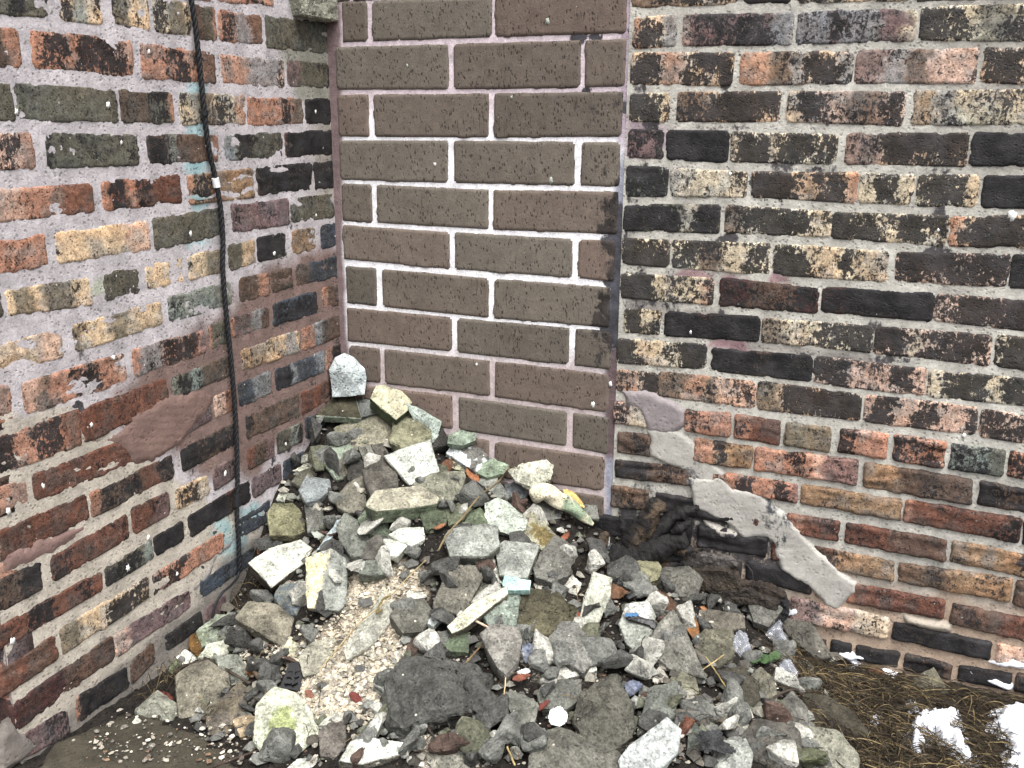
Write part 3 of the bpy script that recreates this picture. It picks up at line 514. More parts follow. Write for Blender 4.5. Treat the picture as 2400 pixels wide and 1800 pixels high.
# ------------------------------------------------------------------ right wall
B_ROWS = [
 ('R1', [(100,-115),(650,-140),(2212,-160)], [(100,40),(650,15),(1200,10),(2212,-15)], [(95,668,'b|b5k5'),(700,948,'k|k9'),(1000,1600,'y|k5y3k4'),(1640,2250,'g|g4k5')]),
 ('R1', [(110,95),(500,80),(1300,65),(1700,40),(2212,25)], [(110,260),(500,240),(1000,235),(1650,210),(2212,215)], [(103,332,'o|o2k5s3'),(376,957,'v|p1v4k3s2'),(993,1627,'v|s3k1s3v2w1'),(1658,2330,'y|k4g3k2')]),
 ('R1', [(100,295),(630,290),(1280,280),(1950,265),(2212,265)], [(100,455),(600,455),(1000,450),(1300,450),(1950,445),(2212,450)], [(93,637,'o|k3o2k5'),(683,1282,'o|o3b2s1k3s1'),(1308,1952,'p|v3s2b2p4'),(1988,2520,'o|k5o5')]),
 ('R1', [(100,510),(600,495),(900,495),(1550,500),(2212,490)], [(100,650),(340,655),(890,655),(1550,670),(2212,665)], [(88,292,'y|k8y2'),(343,897,'o|b3k7'),(938,1562,'p|y1k3p1b3k2'),(1613,2250,'w|t2s2w6')]),
 ('R1', [(80,700),(600,715),(1190,735),(1270,725),(1900,720),(2212,725)], [(80,845),(600,875),(1190,885),(1900,890),(2212,895)], [(78,262,'v|v9'),(283,612,'k|k9'),(633,1197,'w|w1k3w1k5'),(1253,1902,'b|v3k6'),(1928,2500,'k|k5s5')]),
 ('R1', [(75,900),(700,930),(1300,940),(2212,955)], [(75,1055),(700,1060),(1290,1090),(1600,1105),(2212,1120)], [(68,282,'G|k9'),(308,712,'w|s1w7'),(748,1307,'o|k5t1k3o1'),(1328,1612,'w|w3k4w3'),(1638,1962,'y|k8y2'),(1993,2540,'k|k9')]),
 ('R1', [(60,1110),(560,1110),(1160,1150),(1790,1170),(2212,1170)], [(60,1240),(560,1255),(1160,1275),(1790,1325),(2212,1340)], [(53,567,'g|k6w1k3'),(603,1167,'w|m2k6w2'),(1183,1797,'w|k4w2k2w2'),(1813,2420,'b|o1k8')]),
 ('R2', [(136,-89),(856,-60),(1480,-22),(2212,2)], [(140,42),(380,55),(900,95),(1500,128),(2212,162)], [(133,372,'y|k9'),(388,892,'w|k3m2w2k3'),(913,1502,'y|k3y3k1y3'),(1553,2132,'p|k9'),(2148,2700,'k|k9')]),
 ('R2', [(130,95),(600,115),(1140,165),(1730,200),(2212,235)], [(130,215),(590,250),(1140,290),(1730,330),(2212,385)], [(123,597,'w|k3w4o1'),(638,1142,'m|m3b4k2'),(1168,1737,'k|m2k7'),(1753,2330,'p|k9')]),
 ('R2', [(140,275),(830,320),(1420,370),(2040,410),(2212,430)], [(140,395),(830,440),(1420,495),(2010,560),(2212,590)], [(143,327,'w|k4w5'),(353,837,'k|k3m2k4'),(858,1422,'w|b2w2k4'),(1443,2037,'p|k3w1k6'),(2063,2620,'w|w1k8')]),
 ('R2', [(110,430),(560,460),(600,480),(1110,520),(1690,590),(2212,640)], [(110,550),(560,585),(1100,650),(1680,720),(2212,775)], [(106,562,'y|k2y3k4'),(593,1112,'k|k3b3k4'),(1123,1697,'p|k3p3k2p1'),(1718,2300,'w|w1k4w1k3')]),
 ('R2', [(105,590),(310,605),(820,650),(1360,720),(1960,790),(2212,830)], [(105,690),(300,720),(810,790),(1350,850),(1950,925),(2212,965)], [(103,307,'o|o5k4'),(318,817,'o|b3o2b1p4'),(833,1362,'o|g2k6'),(1388,1962,'p|p1k2p1k2p2k1'),(1988,2560,'p|k9')]),
 ('R2', [(90,750),(450,790),(690,815),(950,850),(1500,920),(2100,1000),(2212,1020)], [(90,870),(450,915),(690,945),(950,985),(1210,1020),(1500,1055),(1800,1105),(2212,1160)], [(83,262,'p|k5w5'),(453,692,'o|k3o6'),(708,952,'r|o3r5'),(968,1212,'y|g9'),(1248,1507,'o|k3o5'),(1533,1807,'o|k9'),(1823,2112,'G|k7g3'),(2128,2420,'o|k5o4')]),
 ('R2', [(105,905),(500,940),(810,985),(1350,1055),(1945,1150),(2212,1205)], [(105,1020),(500,1070),(810,1110),(1350,1195),(1945,1290),(2212,1335)], [(103,282,'b|b9'),(498,807,'t|o3k2t4'),(813,1352,'o|o3k2p1v3'),(1378,1947,'b|t3b5'),(1973,2540,'b|k5b5')]),
 ('R2', [(105,1050),(520,1100),(700,1120),(1040,1175),(1580,1255),(2190,1358)], [(105,1155),(520,1195),(700,1220),(1040,1285),(1580,1375),(2190,1493)], [(88,524,'b|k4b4s1'),(588,1044,'o|o3k2o2k2v1'),(1050,1582,'t|t9'),(1586,2197,'r|o1r6k2'),(2205,2760,'k|k9')]),
 ('R3', [(70,-100),(500,-30),(980,45),(1250,85),(1810,180),(2212,260)], [(70,20),(500,75),(980,150),(1255,205),(1810,305),(2212,385)], [(68,267,'t|b9'),(298,782,'b|k9'),(800,960,'r|r9'),(978,1260,'r|o3r6'),(1280,1814,'r|r4b5'),(1828,2420,'t|t5k3')]),
 ('R3', [(100,60),(500,100),(1100,210),(1540,295),(2145,385),(2212,400)], [(100,180),(500,220),(1100,330),(1540,410),(2145,520),(2212,540)], [(-30,220,'k|k9'),(238,492,'k|k9'),(518,882,'b|b6k3'),(900,1080,'r|r9'),(1098,1544,'t|r3t6'),(1553,2150,'t|b4t5'),(2163,2720,'b|b6k3')]),
 ('R3', [(450,240),(770,290),(1100,370),(1330,405),(1800,500),(2212,585)], [(450,365),(770,400),(1110,475),(1300,520),(1800,610),(2212,720)], [(230,480,'k|k9'),(498,752,'t|o5k4'),(768,1112,'k|k7b3'),(1130,1275,'t|t9'),(1288,1804,'r|o1r8'),(1828,2420,'r|b4r5')]),
 ('R3', [(600,390),(1000,480),(1510,590),(1560,625),(2040,715),(2212,745)], [(600,520),(1000,610),(1180,650),(1490,700),(1560,710),(1890,795),(2212,850)], [(560,980,'b|b5k4'),(998,1512,'p|v3p3w3'),(1528,2042,'k|k9'),(2068,2640,'p|p9')]),
 ('R3', [(1000,650),(1200,700),(1560,770),(1840,830),(2212,880)], [(1000,740),(1200,790),(1560,860),(1840,920),(2212,990)], [(950,1190,'b|b5k4'),(1205,1320,'k|k9'),(1335,1565,'k|k9'),(1590,1840,'b|k7b2'),(1865,2150,'k|k9'),(2165,2600,'b|k6b3')]),
 ('R3', [(1000,775),(1560,895),(2212,1030)], [(1000,880),(1560,1000),(2212,1130)], [(1000,1300,'b|k6b3'),(1330,1850,'k|k9'),(1880,2400,'b|k6b3')]),
]
def right_mortar(pp, V):
    n = fbm(V * 14, 3, 65) - .5; n2 = fbm(V * 50, 3, 66) - .5
    c = np.tile(lin((192, 189, 180)), (len(pp), 1))
    c = mixm(c, (168, 140, 116), sstep(1250, 1420, pp[:, 1] - (pp[:, 0] - 1900) * .15 + n * 160) * .75)
    c = mixm(c, (128, 122, 118), blob(pp, [(1450,695),(1680,720),(1800,790),(2100,840),(2100,880),(1700,810),(1450,735)], 14, n * 2, 30) * .7)
    c = mixm(c, (176, 158, 166), blob(pp, [(1460,270),(1560,300),(1590,330),(1580,350),(1470,360)], 14, n * 2, 30) * .9)
    for poly in ([(1562,650),(1680,662),(1670,640),(1600,628)], [(1680,676),(1755,660),(1745,650),(1690,640)], [(1805,660),(1855,668),(1850,645),(1815,640)], [(1662,808),(1770,838),(1750,800),(1680,795)]):
        c = mixm(c, (152, 118, 124), blob(pp, poly, 6, n2 * 2, 12) * .85)
    c = mixm(c, (140, 134, 126), blob(pp, [(2200,-50),(2450,-50),(2450,420),(2250,420)], 60, n * 2, 60) * .5)
    return np.clip(c * (1 + n2[:, None] * .38), 0, 1)
def right_dark(pp, V):
    n = fbm(V * 26, 4, 75) - .5; d = np.full(len(pp), .05)
    for x, y, rx, ry in ((1500,208,26,18),(1700,190,16,60),(1735,130,24,20),(1690,300,50,16),(1540,300,50,60),(1500,390,44,18),(1830,375,60,60),(1800,420,70,24),(1890,400,60,20),(1960,400,30,30),
                        (1800,470,10,60),(1830,480,10,50),(1850,505,14,30),(2200,400,60,16),(2240,290,60,22),(2205,505,26,70),(2195,590,40,18),(1700,565,50,20),(1485,655,36,22),(1480,470,22,12),
                        (1520,712,100,16),(1590,715,60,22),(1690,745,30,60),(2050,765,26,22),(2030,850,90,22),(2170,600,50,22),(1640,820,70,16),(1900,830,80,14)):
        d = np.maximum(d, .60 * sstep(1.25, .2, np.hypot((pp[:, 0] - x) / rx, (pp[:, 1] - y) / ry) + n * 2.0))
    soot = blob(pp, [(1440,1150),(1520,1130),(1640,1150),(1760,1180),(1850,1230),(1900,1300),(1800,1400),(1600,1380),(1440,1360)], 50, n * 2, 60)
    strip = blob(pp, [(1440,440),(1500,470),(1560,560),(1600,640),(1560,760),(1500,830),(1430,830)], 60, n * 2, 70)
    veil = sstep(.0, .22, n + .02) * blob(pp, [(1430,150),(2450,150),(2450,880),(1700,800),(1430,760)], 120, n, 60)
    return np.maximum(np.maximum(d, .62 * soot), .36 * strip + .20 * veil)
right_wall = tag(empty('brick_wall', tuple(CORNER + D_B * 1.6 - N_B * .1)), 'old brick wall on the right with black flaking paint and a grey cement patch', 'wall')
for ri, (tile, top, bot, br) in enumerate(B_ROWS):
    low = ri >= 12
    for bi, (x0, x1, spec) in enumerate(br):
        if ri <= 11: spec = spec.replace('o|', 'q|').replace('w|', 'c|').replace('p|', 'P|').replace('y|', 'c|').replace('b|', 'q|')
        base = spec[0]
        q = cq(WB, tile, top, bot, x0, x1); q = [(u, v + random.uniform(-.0015, .0015)) for u, v in q]
        cx_ = (x0 + x1) / 2; p_ = px(tile, (cx_, (curve_ex(top, cx_) + curve_ex(bot, cx_)) / 2))[0]
        sooty = .45 if (1430 < p_[0] < 1820 and p_[1] > 1180 + (p_[0] - 1430) * .12 and p_[1] < 1420) else 0.
        add_brick(WB, q, spec, right_wall, proud=.006 if low else .0015, jag=.0036, spall=.011 if (low and base in 'trbop') else .0015, amp=.0022 if low else .001, round_=.010 if low else .004, drop=.009 if low else .004, grow=.0055, darkbias=sooty * .7 if low else .08 + .06 * float(3 <= ri <= 11), hook=lambda V, d: d + .42 * (right_dark(proj(V), V) - .05))
    u = max(a[0] for a in q) + .013; v1, v0 = q[1][1], q[2][1]
    filler_row(WB, right_wall, u, 2.35, v0, v1, ['o|k8o1', 'p|k5p2k2', 'w|k4w2k3'] if not low else ['r|r6k2', 't|b4t5', 'b|k3b5'], sgn=1, proud=.005)
    if ri == 0: vtb = max(a[1] for a in q)
for k in range(2):
    filler_row(WB, right_wall, UJ + .02 + .1 * k, 2.35, vtb + .018 + k * .077, vtb + .078 + k * .077, ['o|k8o1', 'p|k5p2k2', 'w|k4w2k3', 'v|s3v4k3'], sgn=1)
sheet(WB, UJ, 2.4, -.1, vtop + .3, .0058, -.0005, right_mortar, M_MORTAR, 'mortar', right_wall, amp=.0014, darkfn=right_dark)
V, fc = boxmesh(WB, UJ + .001, 2.4, vtop + .3, H_TOP, -.3, 0.); place('wall_upper_part', V, fc, M_MORTAR, V.mean(0), right_wall, col=np.tile(lin((96, 84, 78)), (8, 1)), dark=np.full(8, .3))
V, fc = boxmesh(WB, UJ + .001, 2.4, -.15, vtop + .3, -.3, -.03); place('wall_core', V, fc, M_MORTAR, V.mean(0), right_wall, col=wall_core_col, dark=np.zeros(8))
def patch_dark(pp, V):
    n = fbm(V * 24, 4, 85) - .5; d = np.full(len(pp), .0)
    for x, y, rx, ry in ((1640,1090,60,40),(1800,1180,30,130),(1825,1260,40,60),(1600,1130,60,30),(1850,1210,24,90),(1720,1260,60,24),(1470,880,16,10)):
        d = np.maximum(d, .50 * sstep(1.25, .2, np.hypot((pp[:, 0] - x) / rx, (pp[:, 1] - y) / ry) + n * 1.8))
    return d
patch(WB, px('R2', [(135,700),(290,712),(400,765),(445,800),(440,880),(400,915),(270,905),(235,800),(150,765)]), (142, 134, 135), 'cement_patch', right_wall, thick=.0085, seed=31, wob=.007, darkfn=patch_dark, label='lilac-grey mortar patch')
patch(WB, px('R2', [(270,905),(330,900),(440,925),(480,960),(505,1010),(540,1050),(600,1080),(665,1125),(640,1190),(600,1180),(540,1170),(500,1110),(380,1070),(285,1030),(280,930)]), (176, 173, 166), 'cement_patch', right_wall, thick=.0075, fade=.010, seed=32, wob=.006, darkfn=patch_dark)
patch(WB, px('R2', [(480,1150),(640,1150),(700,1205),(850,1248),(930,1310),(1000,1373),(1090,1483),(1150,1543),(1250,1630),(1330,1693),(1330,1733),(1290,1760),(1245,1818),(1190,1800),(1100,1700),(960,1620),(930,1500),(890,1440),(760,1450),(690,1380),(600,1340),(520,1300)]), (178, 175, 168), 'cement_patch', right_wall, thick=.0085, fade=.010, seed=33, ripple=.0003, wob=.005, darkfn=patch_dark, label='long diagonal grey cement patch')
patch(WB, px('R3', [(1595,580),(1660,592),(1840,625),(1830,660),(1700,640),(1600,610)]), (176, 166, 152), 'cement_patch', right_wall, thick=.010, seed=34, wob=.004)
patch(WB, px('R3', [(560,90),(650,130),(750,150),(720,185),(640,170),(570,110)]), (178, 172, 164), 'cement_patch', right_wall, thick=.010, seed=35, wob=.004, darkfn=patch_dark)
reparent_fix(right_wall)

# ------------------------------------------------------------------ ground: soil with the foot of the rubble heap
def wallpt(W, p): uv = W.uv(p)[0]; P = W.at(np.array(uv[0]), np.array(uv[1]), np.array(0.)); return P
def groundpt(p, z): R = ray(p)[0]; return CAM + R * ((z - CAM[2]) / R[2])
CTRL = []
for p in ((740,1010),(700,1085),(650,1140),(600,1290),(560,1385),(460,1500),(400,1560),(300,1640),(100,1790)): CTRL.append(wallpt(WA, p))
for p in ((850,1000),(960,1010),(1060,1070),(1150,1125),(1290,1180),(1430,1250),(1530,1310),(1620,1345),(1730,1410),(1850,1490),(1950,1545),(2100,1580),(2400,1635)): CTRL.append(wallpt(WB, p))
for p, z in (((600,1700),.0),((760,1760),.03),((1000,1780),.045),((1250,1790),.045),((1500,1790),.05),((1750,1780),.035),((2000,1760),.01),((2300,1780),.0),((1000,1400),.17),((1250,1350),.195),((900,1250),.25),((1050,1180),.31),
             ((1500,1450),.135),((1700,1550),.085),((760,1480),.10),((900,1600),.09),((1250,1580),.105),((640,1560),.045),((1900,1650),.03),((400,1720),.0)): CTRL.append(groundpt(p, z))
CTRL = np.array(CTRL + [np.array([CORNER[0], CORNER[1], .42])])
CTRL = np.vstack([CTRL, [[-1.6, 1.0, 0], [-.8, .6, 0], [0, .9, 0], [.8, .9, 0], [1.8, 1.2, 0], [-.6, 3.2, .2], [1.2, 2.4, .1]]])
def _tps(r): return np.where(r > 1e-9, r * r * np.log(np.maximum(r, 1e-9)), 0)
_K = _tps(np.hypot(CTRL[:, None, 0] - CTRL[None, :, 0], CTRL[:, None, 1] - CTRL[None, :, 1])) + np.eye(len(CTRL)) * 2e-3
_A = np.zeros((len(CTRL) + 3,) * 2); _A[:-3, :-3] = _K; _A[:-3, -3:] = np.c_[np.ones(len(CTRL)), CTRL[:, :2]]; _A[-3:, :-3] = _A[:-3, -3:].T
_W = np.linalg.solve(_A, np.r_[CTRL[:, 2], 0, 0, 0])
def hgt(x, y):
    x, y = np.broadcast_arrays(np.asarray(x, float), np.asarray(y, float)); sh = x.shape; x, y = x.ravel(), y.ravel(); out = np.zeros(len(x))
    for a in range(0, len(x), 20000):
        xx, yy = x[a:a + 20000], y[a:a + 20000]; out[a:a + 20000] = _tps(np.hypot(xx[:, None] - CTRL[:, 0], yy[:, None] - CTRL[:, 1])) @ _W[:-3] + _W[-3] + _W[-2] * xx + _W[-1] * yy
    fade = sstep(2.6, 1.7, np.hypot(x, y - 1.6)); return (np.maximum(out, -.004) * fade).reshape(sh)
def hit(p, lift=0.):                                    # pixel -> point on the heap, found by marching along the sight line
    R = ray(p)[0]; t = np.linspace(1.0, 3.4, 1200); P = CAM + R * t[:, None]; d = P[:, 2] - hgt(P[:, 0], P[:, 1]) - lift
    b = np.where((P - CORNER) @ N_B < .012)[0]; b2 = np.where((P - CORNER) @ N_A < .012)[0]; i = np.where(d < 0)[0]
    k = min([len(t) - 1] + [int(q[0]) for q in (i, b, b2) if len(q)]); return P[k]
SAND = px('P2', [(1540,290),(1700,250),(1950,230),(2100,300),(2050,450),(1920,480),(1880,700),(1900,900),(1750,1050),(1650,1200),(1500,1380),(1300,1320),(1200,1100),(1250,960),(1000,860),(1150,800),(1350,700),(1480,560)])
PALE = px('P3', [(300,1450),(520,1420),(760,1500),(720,1659),(250,1659)])
PALE2 = px('P3', [(950,700),(1160,740),(1200,960),(1500,920),(1500,1010),(1150,1040),(960,900)])
HAY = px('R3', [(1000,760),(1250,850),(1560,880),(1900,900),(2300,980),(2300,1500),(1350,1500),(1180,1200),(1050,1000)])
gx = np.unique(np.round(np.concatenate([np.linspace(-60, -4, 8), np.linspace(-4, -1.1, 12), np.arange(-1.1, 1.45, .0075), np.linspace(1.45, 4, 12), np.linspace(4, 60, 8)]), 4))
gy = np.unique(np.round(np.concatenate([np.linspace(-60, -2, 8), np.linspace(-2, 1.15, 14), np.arange(1.15, 2.5, .0075), np.linspace(2.5, 5, 8), np.linspace(5, 60, 8)]), 4))
X, Y = np.meshgrid(gx, gy, indexing='ij'); Z = hgt(X, Y); P3 = np.stack([X, Y, Z * 0], -1)
near = ((np.abs(X) < 1.5) & (Y > 1.1) & (Y < 2.6)).astype(float)
Z = Z + near * ((fbm(P3 * 22, 4, 91) - .5) * .018 + (fbm(P3 * 90, 3, 92) - .5) * .009) - (1 - near) * .004
V = np.stack([X, Y, Z], -1).reshape(-1, 3); ok = V[:, 1] > 1.0; pp = np.where(ok[:, None], proj(np.where(ok[:, None], V, [0, 2, 0])), -1e4)
nz = fbm(V * 16, 4, 93) - .5
c = np.tile(lin((34, 30, 26)), (len(V), 1)); c = mixm(c, (190, 178, 158), blob(pp, SAND, 22, nz * 2, 40)); c = mixm(c, (158, 150, 140), blob(pp, PALE, 24, nz * 2, 40) * .8); c = mixm(c, (190, 182, 170), blob(pp, PALE2, 14, nz * 2, 30) * .7)
c = mixm(c, (40, 33, 25), blob(pp, HAY, 40, nz * 2, 40)); c = np.clip(c * (.7 + .6 * fbm(V * 50, 3, 94))[:, None], 0, 1)
g = mesh('ground', V, gridfaces(len(gx), len(gy)).tolist(), M_SOIL, col=c, smooth=True); tag(link('ground', g), 'dark soil and mortar dust at the foot of the walls', kind='structure')
# concrete pavement at lower left, a thin slab with a worn edge
poly = np.array([groundpt(p, .012)[:2] for p in ((60,1790),(200,1700),(300,1655),(360,1650),(430,1690),(500,1720),(560,1760),(600,1800),(640,1850))] + [[-.1, 1.0], [-.3, .2], [-2.5, .2], [-2.5, .9]])
lo, hi = poly.min(0), poly.max(0); u, v = np.meshgrid(np.arange(lo[0], hi[0], .009), np.arange(lo[1], hi[1], .009), indexing='ij'); Q = np.stack([u, v], -1); Q3 = np.stack([u, v, u * 0], -1)
s_ = sdpoly(Q, poly) + (fbm(Q3 * 30, 3, 95) - .5) * .07; zz = -.010 + .016 * sstep(-.004, .012, s_) + (fbm(Q3 * 18, 4, 96) - .5) * .010 + (fbm(Q3 * 100, 3, 98) - .5) * .003
F_ = gridfaces(*u.shape); keep = (s_.ravel()[F_] > -.01).any(1); F_ = F_[keep]; used = np.unique(F_); idx = -np.ones(u.size, int); idx[used] = np.arange(len(used))
V = np.stack([u, v, zz], -1).reshape(-1, 3)[used]; c = np.tile(lin((66, 62, 52)), (len(V), 1)) * (.35 + 1.2 * fbm(V * 12, 5, 97, .6))[:, None]
tag(link('pavement', mesh('pavement', V, idx[F_].tolist(), M_PAVE, col=c, smooth=True)), 'dark olive-grey concrete pavement at the lower left', kind='structure')

# ------------------------------------------------------------------ rubble: traced lumps, each with real depth
NSEED = [100]
def unit(v): return v / np.linalg.norm(v)
def chunk(tile, poly, col, label, name='concrete_chunk', cat='rubble chunk', k=.0, tilt=.6, thick=.75, bulge=.10, side=None, lump=0., moss=0., facet=.20, amp=.0013, slab=None, col2=None, split=None, group='rubble heaped in the corner', jit=.05, cell=None, grow_=1.14, mat=None):
    """silhouette polygon in the photograph -> convex-ish lump standing on the heap. slab: thickness in m of a flat-topped piece."""
    NSEED[0] += 1; sd_ = NSEED[0]; r = random.Random(sd_)
    p = px(tile, poly); c0 = p.mean(0); p = c0 + (p - c0) * grow_; C = hit(c0); toC = unit(CAM - C); dist = np.linalg.norm(C - CAM); size = float(np.sqrt(max(abs(0.5 * np.sum(p[:, 0] * np.roll(p[:, 1], -1) - p[:, 1] * np.roll(p[:, 0], -1))), 30))) * dist / F
    n = unit(toC * (1 - tilt) + np.array([0, 0, 1.]) * tilt)
    C = C + toC * (size * .30 + k)
    def onplane(q, C=C): R = ray(q); return CAM + R * (((C - CAM) @ n) / (R @ n))[:, None]
    T = onplane(p); cen = T.mean(0); pts = []
    if slab:
        pts += [t for t in T]; 
        for t in T: pts.append(cen + (t - cen) * r.uniform(.90, 1.04) - n * slab * r.uniform(.85, 1.1))
    else:
        for t in T:
            R = unit(t - CAM); pts.append(t + R * r.uniform(-.02, jit) * size)
            b = cen + (t - cen) * r.uniform(.6, .88) - n * size * thick * r.uniform(.7, 1.1); pts.append(b)
            m = cen + (t - cen) * .97 - n * size * thick * r.uniform(.2, .4); pts.append(m)
        for _ in range(r.choice((1, 2, 2, 3))):
            a = r.uniform(0, 6.28); w_ = np.array([r.random() for _ in T]) ** 2 + .02; q = (T * (w_ / w_.sum())[:, None]).sum(0); q = cen + (q - cen) * r.uniform(.3, .85)
            pts.append(q + n * size * bulge * r.uniform(.5, 1.5))
    # keep clear of the walls
    pts = np.array(pts)
    for W in (WA, WB):
        dd = (pts - W.o) @ W.n; pts = pts + np.maximum(.006 - dd, 0)[:, None] * W.n
    bm = bmesh.new()
    for q in pts: bm.verts.new(q.tolist())
    res = bmesh.ops.convex_hull(bm, input=bm.verts, use_existing_faces=False)
    bmesh.ops.delete(bm, geom=[v for v in bm.verts if not v.link_faces], context='VERTS')
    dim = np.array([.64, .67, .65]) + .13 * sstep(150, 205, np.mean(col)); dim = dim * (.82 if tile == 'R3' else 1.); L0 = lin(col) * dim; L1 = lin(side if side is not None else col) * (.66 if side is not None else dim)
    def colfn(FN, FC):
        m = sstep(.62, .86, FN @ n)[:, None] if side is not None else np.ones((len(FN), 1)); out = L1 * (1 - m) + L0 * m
        if col2 is not None:
            pc = proj(FC); h = sdpoly(pc, px(tile, split)) if split is not None else (fbm(FC * 40, 3, sd_) - .52) * 200
            w2 = sstep(-4, 4, h + (fbm(FC * 90, 3, sd_ + 1) - .5) * 26)[:, None]; out = out * (1 - w2) + lin(col2) * w2
        return out
    cl = cell or max(.0045, min(.008, size * .075))
    o = finish_rock(bm, cl, amp, None, mat or M_ROCK, name, None, sd_, bev=min(.004, size * .022), lump=lump, moss=moss, facet=facet, colfn=colfn, size=size)
    return tag(o, label, cat, group)

